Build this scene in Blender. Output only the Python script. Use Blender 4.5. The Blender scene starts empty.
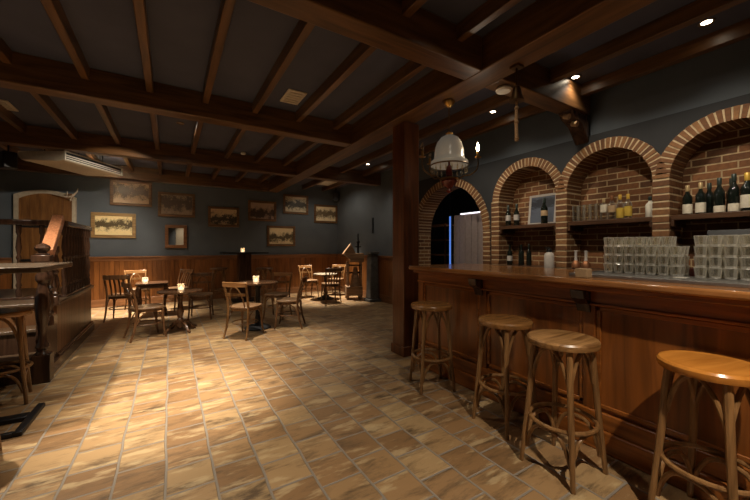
import bpy, bmesh, math, random
from mathutils import Vector, Matrix
random.seed(7)
PI = math.pi
SC = bpy.context.scene
COL = SC.collection

# ------------------------------------------------------------------ camera
CAM_H = 1.35
YAW = math.radians(31.57)
cam = bpy.data.cameras.new('camera')
cam.sensor_width = 36.0
cam.lens = 333.6 / 750 * 36.0
cam.shift_y = -3.0 / 750
cam.clip_start = 0.05
cam.clip_end = 60
camo = bpy.data.objects.new('camera', cam)
camo.location = (0, 0, CAM_H)
camo.rotation_euler = (PI / 2, 0, -YAW)
COL.objects.link(camo)
SC.camera = camo
SC.view_settings.view_transform = 'Standard'
SC.view_settings.look = 'None'
SC.view_settings.exposure = 0.4
SC.view_settings.gamma = 1.0
SC.view_settings.use_curve_mapping = False

# ------------------------------------------------------------------ materials
def new_mat(name):
    m = bpy.data.materials.new(name)
    m.use_nodes = True
    nt = m.node_tree
    return m, nt, nt.nodes['Principled BSDF']

def ramp(nt, stops):
    r = nt.nodes.new('ShaderNodeValToRGB')
    e = r.color_ramp.elements
    while len(e) < len(stops):
        e.new(0.5)
    for i, (p, c) in enumerate(stops):
        e[i].position = p
        e[i].color = (c[0], c[1], c[2], 1)
    return r

def plain(name, c, rough=0.5, metal=0.0, noise=0.0, scale=20):
    m, nt, b = new_mat(name)
    b.inputs['Roughness'].default_value = rough
    b.inputs['Metallic'].default_value = metal
    tc = nt.nodes.new('ShaderNodeTexCoord')
    n = nt.nodes.new('ShaderNodeTexNoise')
    n.inputs['Scale'].default_value = scale
    n.inputs['Detail'].default_value = 3
    k0, k1 = 1 - noise, 1 + noise
    r = ramp(nt, [(0.3, [x * k0 for x in c]), (0.7, [min(1, x * k1) for x in c])])
    nt.links.new(tc.outputs['Object'], n.inputs['Vector'])
    nt.links.new(n.outputs['Fac'], r.inputs['Fac'])
    nt.links.new(r.outputs['Color'], b.inputs['Base Color'])
    return m

def wood(name, c1, c2, rough=0.35, axis='Z', scale=14, bump=0.08):
    m, nt, b = new_mat(name)
    tc = nt.nodes.new('ShaderNodeTexCoord')
    mp = nt.nodes.new('ShaderNodeMapping')
    s = [scale, scale, scale]
    s['XYZ'.index(axis)] = scale * 0.09
    mp.inputs['Scale'].default_value = s
    n = nt.nodes.new('ShaderNodeTexNoise')
    n.inputs['Scale'].default_value = 1.6
    n.inputs['Detail'].default_value = 6
    n.inputs['Distortion'].default_value = 0.7
    r = ramp(nt, [(0.32, c1), (0.68, c2)])
    bp = nt.nodes.new('ShaderNodeBump')
    bp.inputs['Strength'].default_value = bump
    bp.inputs['Distance'].default_value = 0.01
    nt.links.new(tc.outputs['Object'], mp.inputs['Vector'])
    nt.links.new(mp.outputs['Vector'], n.inputs['Vector'])
    nt.links.new(n.outputs['Fac'], r.inputs['Fac'])
    nt.links.new(r.outputs['Color'], b.inputs['Base Color'])
    nt.links.new(n.outputs['Fac'], bp.inputs['Height'])
    nt.links.new(bp.outputs['Normal'], b.inputs['Normal'])
    b.inputs['Roughness'].default_value = rough
    return m

def emit(name, c, strength):
    m, nt, b = new_mat(name)
    b.inputs['Base Color'].default_value = (c[0], c[1], c[2], 1)
    b.inputs['Emission Color'].default_value = (c[0], c[1], c[2], 1)
    b.inputs['Emission Strength'].default_value = strength
    return m

def glassy(name, tint, clear=0.62, rough=0.08, body=0.25, base=0.04):
    """thin clear glass: transparent + gloss + a pale body painting in the light glass would refract"""
    m = bpy.data.materials.new(name)
    m.use_nodes = True
    nt = m.node_tree
    nt.nodes.clear()
    out = nt.nodes.new('ShaderNodeOutputMaterial')
    tr = nt.nodes.new('ShaderNodeBsdfTransparent')
    tr.inputs['Color'].default_value = (*tint, 1)
    gl = nt.nodes.new('ShaderNodeBsdfGlossy')
    gl.inputs['Roughness'].default_value = rough
    df = nt.nodes.new('ShaderNodeBsdfTranslucent')
    df.inputs['Color'].default_value = (*tint, 1)
    d2 = nt.nodes.new('ShaderNodeBsdfDiffuse')
    d2.inputs['Color'].default_value = (*tint, 1)
    m0 = nt.nodes.new('ShaderNodeMixShader')
    m0.inputs[0].default_value = 0.5
    m1 = nt.nodes.new('ShaderNodeMixShader')
    m1.inputs[0].default_value = body
    m2 = nt.nodes.new('ShaderNodeMixShader')
    fr = nt.nodes.new('ShaderNodeLayerWeight')
    fr.inputs['Blend'].default_value = 1 - clear
    nt.links.new(df.outputs[0], m0.inputs[1])
    nt.links.new(d2.outputs[0], m0.inputs[2])
    nt.links.new(gl.outputs[0], m1.inputs[1])
    nt.links.new(m0.outputs[0], m1.inputs[2])
    fm = nt.nodes.new('ShaderNodeMath'); fm.operation = 'MULTIPLY_ADD'; fm.use_clamp = True
    fm.inputs[1].default_value = 1.2; fm.inputs[2].default_value = base  # body whitens towards grazing edges, a painted-in sparkle
    nt.links.new(fr.outputs['Facing'], fm.inputs[0])
    nt.links.new(fm.outputs[0], m2.inputs[0])
    nt.links.new(tr.outputs[0], m2.inputs[1])
    nt.links.new(m1.outputs[0], m2.inputs[2])
    nt.links.new(m2.outputs[0], out.inputs['Surface'])
    return m

def floor_mat():
    m, nt, b = new_mat('terracotta_floor')
    L = nt.links.new
    tc = nt.nodes.new('ShaderNodeTexCoord')
    sp = nt.nodes.new('ShaderNodeSeparateXYZ')
    cb = nt.nodes.new('ShaderNodeCombineXYZ')
    ad = nt.nodes.new('ShaderNodeMath'); ad.operation = 'ADD'; ad.inputs[1].default_value = 10.023
    ad2 = nt.nodes.new('ShaderNodeMath'); ad2.operation = 'ADD'; ad2.inputs[1].default_value = 10.0
    L(tc.outputs['Object'], sp.inputs[0])
    # gentle wobble of the joints
    wn = nt.nodes.new('ShaderNodeTexNoise'); wn.inputs['Scale'].default_value = 2.3
    L(tc.outputs['Object'], wn.inputs['Vector'])
    wm = nt.nodes.new('ShaderNodeMath'); wm.operation = 'MULTIPLY_ADD'
    wm.inputs[1].default_value = 0.03; wm.inputs[2].default_value = -0.015
    L(wn.outputs['Fac'], wm.inputs[0])
    a3 = nt.nodes.new('ShaderNodeMath'); a3.operation = 'ADD'
    L(sp.outputs['X'], ad.inputs[0]); L(ad.outputs[0], a3.inputs[0]); L(wm.outputs[0], a3.inputs[1])
    L(sp.outputs['Y'], ad2.inputs[0])
    L(ad2.outputs[0], cb.inputs['X']); L(a3.outputs[0], cb.inputs['Y'])
    br = nt.nodes.new('ShaderNodeTexBrick')
    br.offset = 0.5; br.offset_frequency = 2; br.squash = 1.0
    br.inputs['Scale'].default_value = 1.0
    br.inputs['Brick Width'].default_value = 0.25
    br.inputs['Row Height'].default_value = 0.25
    br.inputs['Mortar Size'].default_value = 0.009
    br.inputs['Mortar Smooth'].default_value = 0.5
    br.inputs['Bias'].default_value = 0.0
    br.inputs['Color1'].default_value = (0, 0, 0, 1)
    br.inputs['Color2'].default_value = (1, 1, 1, 1)
    br.inputs['Mortar'].default_value = (0.5, 0.5, 0.5, 1)
    L(cb.outputs[0], br.inputs['Vector'])
    base = ramp(nt, [(0.0, (0.225, 0.124, 0.053)), (0.35, (0.29, 0.163, 0.071)), (0.7, (0.35, 0.214, 0.098)), (1.0, (0.41, 0.27, 0.130))])
    L(br.outputs['Color'], base.inputs['Fac'])
    # flashed kiln marks: stretched across X, different in each tile
    mp = nt.nodes.new('ShaderNodeMapping'); mp.inputs['Scale'].default_value = (2.6, 9.5, 1)
    L(tc.outputs['Object'], mp.inputs['Vector'])
    of = nt.nodes.new('ShaderNodeVectorMath'); of.operation = 'ADD'
    sc_ = nt.nodes.new('ShaderNodeVectorMath'); sc_.operation = 'SCALE'; sc_.inputs['Scale'].default_value = 9.0
    L(br.outputs['Color'], sc_.inputs[0]); L(mp.outputs[0], of.inputs[0]); L(sc_.outputs[0], of.inputs[1])
    n1 = nt.nodes.new('ShaderNodeTexNoise'); n1.inputs['Scale'].default_value = 1.0
    n1.inputs['Detail'].default_value = 8; n1.inputs['Roughness'].default_value = 0.72; n1.inputs['Distortion'].default_value = 0.25
    L(of.outputs[0], n1.inputs['Vector'])
    dk = ramp(nt, [(0.34, (0, 0, 0)), (0.43, (0.55, 0.55, 0.55)), (0.52, (1, 1, 1))])
    L(n1.outputs['Fac'], dk.inputs['Fac'])
    mx = nt.nodes.new('ShaderNodeMix'); mx.data_type = 'RGBA'
    mx.inputs['A'].default_value = (0.10, 0.060, 0.030, 1)
    L(dk.outputs['Color'], mx.inputs['Factor']); L(base.outputs['Color'], mx.inputs['B'])
    n2 = nt.nodes.new('ShaderNodeTexNoise'); n2.inputs['Scale'].default_value = 1.3
    n2.inputs['Detail'].default_value = 5; n2.inputs['Roughness'].default_value = 0.6
    mp2 = nt.nodes.new('ShaderNodeMapping'); mp2.inputs['Location'].default_value = (31, 17, 5)
    L(of.outputs[0], mp2.inputs['Vector']); L(mp2.outputs[0], n2.inputs['Vector'])
    lt = ramp(nt, [(0.54, (0, 0, 0)), (0.64, (0.6, 0.6, 0.6))])
    L(n2.outputs['Fac'], lt.inputs['Fac'])
    mx2 = nt.nodes.new('ShaderNodeMix'); mx2.data_type = 'RGBA'
    mx2.inputs['B'].default_value = (0.55, 0.41, 0.225, 1)
    L(lt.outputs['Color'], mx2.inputs['Factor']); L(mx.outputs['Result'], mx2.inputs['A'])
    mx3 = nt.nodes.new('ShaderNodeMix'); mx3.data_type = 'RGBA'
    mx3.inputs['B'].default_value = (0.25, 0.21, 0.17, 1)
    L(br.outputs['Fac'], mx3.inputs['Factor']); L(mx2.outputs['Result'], mx3.inputs['A'])
    L(mx3.outputs['Result'], b.inputs['Base Color'])
    b.inputs['Roughness'].default_value = 0.42
    bp = nt.nodes.new('ShaderNodeBump'); bp.inputs['Strength'].default_value = 0.55; bp.inputs['Distance'].default_value = 0.012
    hh = nt.nodes.new('ShaderNodeMath'); hh.operation = 'SUBTRACT'
    nm = nt.nodes.new('ShaderNodeMath'); nm.operation = 'MULTIPLY'; nm.inputs[1].default_value = 0.5
    L(n1.outputs['Fac'], nm.inputs[0]); L(nm.outputs[0], hh.inputs[0]); L(br.outputs['Fac'], hh.inputs[1])
    L(hh.outputs[0], bp.inputs['Height']); L(bp.outputs['Normal'], b.inputs['Normal'])
    return m

def brickwall_mat():
    m, nt, b = new_mat('brick_wall')
    L = nt.links.new
    tc = nt.nodes.new('ShaderNodeTexCoord')
    sp = nt.nodes.new('ShaderNodeSeparateXYZ'); cb = nt.nodes.new('ShaderNodeCombineXYZ')
    L(tc.outputs['Object'], sp.inputs[0]); L(sp.outputs['Y'], cb.inputs['X']); L(sp.outputs['Z'], cb.inputs['Y'])
    br = nt.nodes.new('ShaderNodeTexBrick')
    br.inputs['Scale'].default_value = 1.0
    br.inputs['Brick Width'].default_value = 0.22
    br.inputs['Row Height'].default_value = 0.072
    br.inputs['Mortar Size'].default_value = 0.007
    br.inputs['Mortar Smooth'].default_value = 0.3
    br.inputs['Color1'].default_value = (0.115, 0.043, 0.012, 1)
    br.inputs['Color2'].default_value = (0.25, 0.098, 0.030, 1)
    br.inputs['Mortar'].default_value = (0.52, 0.38, 0.21, 1)
    L(cb.outputs[0], br.inputs['Vector'])
    n = nt.nodes.new('ShaderNodeTexNoise'); n.inputs['Scale'].default_value = 30; n.inputs['Detail'].default_value = 5
    L(tc.outputs['Object'], n.inputs['Vector'])
    mx = nt.nodes.new('ShaderNodeMix'); mx.data_type = 'RGBA'; mx.blend_type = 'MULTIPLY'; mx.inputs['Factor'].default_value = 0.55
    r = ramp(nt, [(0.3, (0.45, 0.42, 0.4)), (0.65, (1, 1, 1))])
    L(n.outputs['Fac'], r.inputs['Fac']); L(br.outputs['Color'], mx.inputs['A']); L(r.outputs['Color'], mx.inputs['B'])
    L(mx.outputs['Result'], b.inputs['Base Color'])
    b.inputs['Roughness'].default_value = 0.75
    bp = nt.nodes.new('ShaderNodeBump'); bp.inputs['Strength'].default_value = 0.6; bp.inputs['Distance'].default_value = 0.01; bp.invert = True
    L(br.outputs['Fac'], bp.inputs['Height']); L(bp.outputs['Normal'], b.inputs['Normal'])
    return m

def brick_unit_mat():
    """single bricks modelled as separate islands"""
    m, nt, b = new_mat('brick_units')
    L = nt.links.new
    g = nt.nodes.new('ShaderNodeNewGeometry')
    tc = nt.nodes.new('ShaderNodeTexCoord')
    r = ramp(nt, [(0.0, (0.11, 0.041, 0.012)), (0.5, (0.19, 0.078, 0.024)), (1.0, (0.28, 0.132, 0.045))])
    L(g.outputs['Random Per Island'], r.inputs['Fac'])
    n = nt.nodes.new('ShaderNodeTexNoise'); n.inputs['Scale'].default_value = 35; n.inputs['Detail'].default_value = 5
    L(tc.outputs['Object'], n.inputs['Vector'])
    mx = nt.nodes.new('ShaderNodeMix'); mx.data_type = 'RGBA'; mx.blend_type = 'MULTIPLY'; mx.inputs['Factor'].default_value = 0.6
    rr = ramp(nt, [(0.3, (0.45, 0.42, 0.4)), (0.65, (1, 1, 1))])
    L(n.outputs['Fac'], rr.inputs['Fac']); L(r.outputs['Color'], mx.inputs['A']); L(rr.outputs['Color'], mx.inputs['B'])
    L(mx.outputs['Result'], b.inputs['Base Color'])
    b.inputs['Roughness'].default_value = 0.75
    return m

def boards_mat(name, c1, c2, along, width=0.09, rough=0.35):
    """vertical tongue and groove boards; 'along' is the horizontal axis they follow"""
    m, nt, b = new_mat(name)
    L = nt.links.new
    tc = nt.nodes.new('ShaderNodeTexCoord')
    sp = nt.nodes.new('ShaderNodeSeparateXYZ'); L(tc.outputs['Object'], sp.inputs[0])
    dv = nt.nodes.new('ShaderNodeMath'); dv.operation = 'DIVIDE'; dv.inputs[1].default_value = width
    L(sp.outputs[along], dv.inputs[0])
    fl = nt.nodes.new('ShaderNodeMath'); fl.operation = 'FLOOR'; L(dv.outputs[0], fl.inputs[0])
    fr = nt.nodes.new('ShaderNodeMath'); fr.operation = 'FRACT'; L(dv.outputs[0], fr.inputs[0])
    wn = nt.nodes.new('ShaderNodeTexWhiteNoise'); wn.noise_dimensions = '1D'; L(fl.outputs[0], wn.inputs['W'])
    mp = nt.nodes.new('ShaderNodeMapping'); mp.inputs['Scale'].default_value = (16, 16, 1.4)
    L(tc.outputs['Object'], mp.inputs['Vector'])
    n = nt.nodes.new('ShaderNodeTexNoise'); n.inputs['Scale'].default_value = 1.5; n.inputs['Detail'].default_value = 6
    n.inputs['Distortion'].default_value = 0.6
    L(mp.outputs[0], n.inputs['Vector'])
    ad = nt.nodes.new('ShaderNodeMath'); ad.operation = 'MULTIPLY_ADD'; ad.inputs[1].default_value = 0.35
    L(wn.outputs['Value'], ad.inputs[0]); L(n.outputs['Fac'], ad.inputs[2])
    r = ramp(nt, [(0.35, c1), (0.95, c2)])
    L(ad.outputs[0], r.inputs['Fac'])
    gr = ramp(nt, [(0.0, (0, 0, 0)), (0.06, (1, 1, 1)), (0.94, (1, 1, 1)), (1.0, (0, 0, 0))])
    L(fr.outputs[0], gr.inputs['Fac'])
    bp = nt.nodes.new('ShaderNodeBump'); bp.inputs['Strength'].default_value = 0.8; bp.inputs['Distance'].default_value = 0.01
    L(gr.outputs['Color'], bp.inputs['Height']); L(bp.outputs['Normal'], b.inputs['Normal'])
    L(r.outputs['Color'], b.inputs['Base Color'])
    b.inputs['Roughness'].default_value = rough
    return m

def picture_mat(name, seed, dark, light, horizon=0.45, spread=-1.15):
    light = [min(0.95, c * 1.3) for c in light]
    """faded sepia landscape print: pale sky, dark ragged trees and houses, pale ground. Object coords, x = -.5...5, z = -.5...5"""
    m, nt, b = new_mat(name)
    L = nt.links.new
    tc = nt.nodes.new('ShaderNodeTexCoord')
    sp = nt.nodes.new('ShaderNodeSeparateXYZ'); L(tc.outputs['Generated'], sp.inputs[0])
    mp = nt.nodes.new('ShaderNodeMapping'); mp.inputs['Location'].default_value = (seed * 3.1, seed * 1.7, seed)
    mp.inputs['Scale'].default_value = (5, 1, 3.2)
    L(tc.outputs['Generated'], mp.inputs['Vector'])
    n = nt.nodes.new('ShaderNodeTexNoise'); n.inputs['Scale'].default_value = 1.2; n.inputs['Detail'].default_value = 6; n.inputs['Roughness'].default_value = 0.6
    L(mp.outputs[0], n.inputs['Vector'])
    # treeline band: bump around the horizon
    d = nt.nodes.new('ShaderNodeMath'); d.operation = 'SUBTRACT'; d.inputs[1].default_value = horizon
    L(sp.outputs['Z'], d.inputs[0])
    ab = nt.nodes.new('ShaderNodeMath'); ab.operation = 'ABSOLUTE'; L(d.outputs[0], ab.inputs[0])
    k = nt.nodes.new('ShaderNodeMath'); k.operation = 'MULTIPLY_ADD'; k.inputs[1].default_value = spread; k.inputs[2].default_value = 0.26
    L(ab.outputs[0], k.inputs[0])
    s = nt.nodes.new('ShaderNodeMath'); s.operation = 'ADD'; L(k.outputs[0], s.inputs[0]); L(n.outputs['Fac'], s.inputs[1])
    n3 = nt.nodes.new('ShaderNodeTexNoise'); n3.inputs['Scale'].default_value = 7; n3.inputs['Detail'].default_value = 3
    L(mp.outputs[0], n3.inputs['Vector'])
    f3 = nt.nodes.new('ShaderNodeMath'); f3.operation = 'MULTIPLY_ADD'; f3.inputs[1].default_value = 0.45; f3.inputs[2].default_value = -0.2
    L(n3.outputs['Fac'], f3.inputs[0])
    s2 = nt.nodes.new('ShaderNodeMath'); s2.operation = 'ADD'; L(s.outputs[0], s2.inputs[0]); L(f3.outputs[0], s2.inputs[1])
    s = s2
    r = ramp(nt, [(0.42, light), (0.56, [(a * 0.6 + c * 0.4) for a, c in zip(light, dark)]), (0.66, dark)])
    L(s.outputs[0], r.inputs['Fac'])
    L(r.outputs['Color'], b.inputs['Base Color'])
    b.inputs['Roughness'].default_value = 0.35
    return m

M = {}
M['floor'] = floor_mat()
M['slate'] = plain('slate_blue_paint', (0.092, 0.107, 0.123), 0.75, noise=0.08, scale=3)
M['black_wall'] = plain('near_black_wall', (0.018, 0.019, 0.021), 0.8, noise=0.1, scale=4)  # even near-black tone for the arch wall and storeroom
M['ceil'] = plain('dark_ceiling_paint', (0.066, 0.070, 0.104), 0.8, noise=0.1, scale=3)
M['beamX'] = wood('beam_wood_across', (0.060, 0.027, 0.009), (0.17, 0.078, 0.026), 0.38, 'X', 12)
M['beamY'] = wood('beam_wood_along', (0.060, 0.027, 0.009), (0.17, 0.078, 0.026), 0.38, 'Y', 12)
M['beamZ'] = wood('column_wood', (0.07, 0.022, 0.007), (0.16, 0.052, 0.015), 0.3, 'Z', 12)
M['wainX'] = boards_mat('wainscot_boards', (0.10, 0.033, 0.008), (0.27, 0.096, 0.022), 'X')
M['wainY'] = boards_mat('wainscot_boards_side', (0.10, 0.033, 0.008), (0.27, 0.096, 0.022), 'Y')
M['trimX'] = wood('trim_wood', (0.15, 0.06, 0.022), (0.30, 0.13, 0.05), 0.35, 'X', 14)
M['trimY'] = wood('trim_wood_side', (0.15, 0.06, 0.022), (0.30, 0.13, 0.05), 0.35, 'Y', 14)
M['barZ'] = wood('bar_panel_wood', (0.12, 0.036, 0.007), (0.29, 0.090, 0.017), 0.28, 'Z', 9)
M['barY'] = wood('bar_rail_wood', (0.15, 0.045, 0.008), (0.34, 0.110, 0.020), 0.26, 'Y', 12)
M['barTop'] = wood('bar_top_wood', (0.14, 0.052, 0.014), (0.38, 0.16, 0.05), 0.16, 'Y', 10, 0.03)
M['stool'] = wood('stool_wood', (0.115, 0.054, 0.019), (0.30, 0.155, 0.058), 0.3, 'Z', 16)
M['stoolSeat'] = wood('stool_seat_wood', (0.16, 0.070, 0.020), (0.33, 0.155, 0.048), 0.26, 'X', 14)
M['oldSeat'] = wood('worn_seat_wood', (0.14, 0.064, 0.020), (0.42, 0.22, 0.080), 0.32, 'X', 18)
M['goldSeat'] = wood('honey_seat_wood', (0.38, 0.135, 0.020), (0.56, 0.22, 0.038), 0.2, 'X', 12)
M['chair'] = wood('chair_wood', (0.07, 0.03, 0.013), (0.20, 0.095, 0.04), 0.3, 'Z', 16)
M['chairSeat'] = wood('chair_seat_wood', (0.16, 0.085, 0.04), (0.33, 0.20, 0.11), 0.3, 'Y', 14)
M['chairLight'] = wood('light_chair_wood', (0.26, 0.12, 0.04), (0.48, 0.25, 0.10), 0.28, 'X', 14)
M['table'] = wood('table_wood', (0.055, 0.026, 0.013), (0.16, 0.078, 0.038), 0.22, 'X', 12)
M['paleTable'] = wood('pale_table_wood', (0.3, 0.24, 0.17), (0.5, 0.42, 0.32), 0.2, 'X', 12)
M['slab'] = wood('slab_wood', (0.075, 0.052, 0.035), (0.15, 0.11, 0.075), 0.25, 'X', 10)
M['darkwood'] = wood('dark_turned_wood', (0.028, 0.014, 0.009), (0.090, 0.045, 0.026), 0.2, 'Z', 12)
M['darkpanel'] = boards_mat('platform_boards', (0.05, 0.022, 0.009), (0.19, 0.085, 0.034), 'Y', 0.12)
M['tread'] = wood('stair_tread_wood', (0.05, 0.028, 0.016), (0.14, 0.09, 0.055), 0.28, 'X', 10)
M['hand'] = wood('handrail_wood', (0.34, 0.12, 0.05), (0.62, 0.28, 0.14), 0.35, 'Y', 40)
M['shelf'] = wood('shelf_wood', (0.04, 0.017, 0.008), (0.10, 0.045, 0.02), 0.4, 'Y', 12)
M['brick'] = brickwall_mat()
M['brickU'] = brick_unit_mat()
M['mortar'] = plain('mortar', (0.52, 0.40, 0.24), 0.85, noise=0.15, scale=30)
M['iron'] = plain('black_iron', (0.022, 0.022, 0.024), 0.4, 0.6, noise=0.1)
M['black'] = plain('black_plastic', (0.012, 0.012, 0.013), 0.4, noise=0.1)
M['brass'] = plain('brass', (0.55, 0.33, 0.10), 0.28, 1.0, noise=0.15)
M['darkbrass'] = plain('dark_brass', (0.16, 0.095, 0.04), 0.35, 0.9, noise=0.2)
M['copper'] = plain('copper', (0.30, 0.13, 0.06), 0.5, 0.7, noise=0.15)
M['steel'] = plain('brushed_steel', (0.34, 0.33, 0.32), 0.38, 0.85, noise=0.1, scale=40)
M['white'] = plain('white_plastic', (0.72, 0.68, 0.6), 0.5, noise=0.05)
M['cream'] = plain('cream_plastic', (0.60, 0.52, 0.40), 0.45, noise=0.06)
M['casing'] = plain('cream_casing_paint', (0.42, 0.36, 0.27), 0.5, noise=0.1)
M['doorwood'] = wood('orange_door_wood', (0.13, 0.052, 0.012), (0.26, 0.115, 0.032), 0.4, 'Z', 12)
M['frame'] = wood('picture_frame_wood', (0.09, 0.04, 0.015), (0.22, 0.11, 0.04), 0.35, 'X', 20)
M['gilt'] = wood('gilt_frame_wood', (0.20, 0.115, 0.04), (0.40, 0.25, 0.10), 0.35, 'X', 20)
M['opal'] = plain('opal_glass', (0.56, 0.49, 0.36), 0.22, noise=0.06, scale=9)
_b = M['opal'].node_tree.nodes['Principled BSDF']
_b.inputs['Emission Color'].default_value = (1.0, 0.90, 0.72, 1); _b.inputs['Emission Strength'].default_value = 0.05  # faint emission painted in for a bulb inside the shade
M['rope'] = plain('hemp_rope', (0.40, 0.25, 0.13), 0.9, noise=0.25, scale=90)
M['stone'] = plain('grey_stone', (0.10, 0.098, 0.096), 0.8, noise=0.25, scale=14)
M['rustic'] = wood('rustic_wood', (0.16, 0.085, 0.04), (0.36, 0.21, 0.11), 0.55, 'X', 16)
M['bone'] = plain('bone', (0.45, 0.37, 0.28), 0.6, noise=0.2)
M['glass'] = glassy('clear_glass', (0.95, 0.93, 0.87), 0.55, 0.14, 0.80, 0.06)
M['glintedge'] = glassy('edge_glint_glass', (0.97, 0.95, 0.90), 0.5, 0.14, 0.75, 0.55)  # rims and thick bases, whitened to paint their bright glints
M['candleglass'] = glassy('candle_jar_glass', (0.95, 0.93, 0.88), 0.6, 0.08, 0.8, 0.2)
M['wax'] = emit('lit_wax', (1.0, 0.74, 0.48), 1.6)
M['flame'] = emit('flame', (1.0, 0.74, 0.42), 5.0)
M['bulb'] = emit('bulb', (1.0, 0.80, 0.52), 22.0)
M['lamp'] = emit('downlight_lens', (1.0, 0.83, 0.60), 14.0)
M['lamp_dim'] = plain('dark_downlight_lens', (0.30, 0.24, 0.18), 0.2, noise=0.05)
M['blue'] = emit('blue_tube', (0.10, 0.24, 0.75), 0.7)
M['whitetube'] = emit('white_tube', (0.9, 0.88, 1.0), 1.3)
M['bottle'] = plain('dark_bottle_glass', (0.008, 0.011, 0.008), 0.08, noise=0.1)
M['brownbottle'] = plain('brown_bottle_glass', (0.03, 0.013, 0.005), 0.1, noise=0.1)
M['label'] = plain('cream_label', (0.62, 0.56, 0.44), 0.6, noise=0.08, scale=60)
M['foil'] = plain('pale_foil', (0.50, 0.36, 0.18), 0.35, 0.3, noise=0.1)
M['yfoil'] = plain('yellow_foil', (0.62, 0.38, 0.06), 0.35, 0.2, noise=0.1)
M['dfoil'] = plain('dark_foil', (0.02, 0.03, 0.025), 0.3, noise=0.1)
M['yellow'] = plain('yellow_spirit', (0.50, 0.34, 0.06), 0.15, noise=0.1)
M['clearbottle'] = glassy('clear_bottle_glass', (0.85, 0.83, 0.76), 0.60, 0.04, 0.40, 0.02)
M['porcelain'] = plain('white_bottle_glaze', (0.70, 0.66, 0.56), 0.25, noise=0.06)
M['cloth'] = plain('grey_cloth', (0.42, 0.38, 0.34), 0.9, noise=0.1)
M['red'] = plain('red_plastic', (0.14, 0.018, 0.012), 0.4, noise=0.1)
M['cardboard'] = plain('tan_card', (0.42, 0.28, 0.15), 0.8, noise=0.12, scale=40)
M['paper'] = plain('white_paper', (0.70, 0.66, 0.58), 0.8, noise=0.04)
M['slat'] = plain('pinkish_grey_boards', (0.40, 0.33, 0.30), 0.6, noise=0.08)
M['mirror'] = plain('mirror_silver', (0.85, 0.83, 0.8), 0.03, 1.0)
M['ribbon'] = plain('dark_red_glass', (0.14, 0.025, 0.02), 0.15, noise=0.2)
M['crystal'] = glassy('crystal', (0.95, 0.88, 0.72), 0.5, 0.05, 0.35)
M['poster'] = picture_mat('bar_print', 5.3, (0.012, 0.014, 0.022), (0.065, 0.075, 0.10), 0.75)

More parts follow.
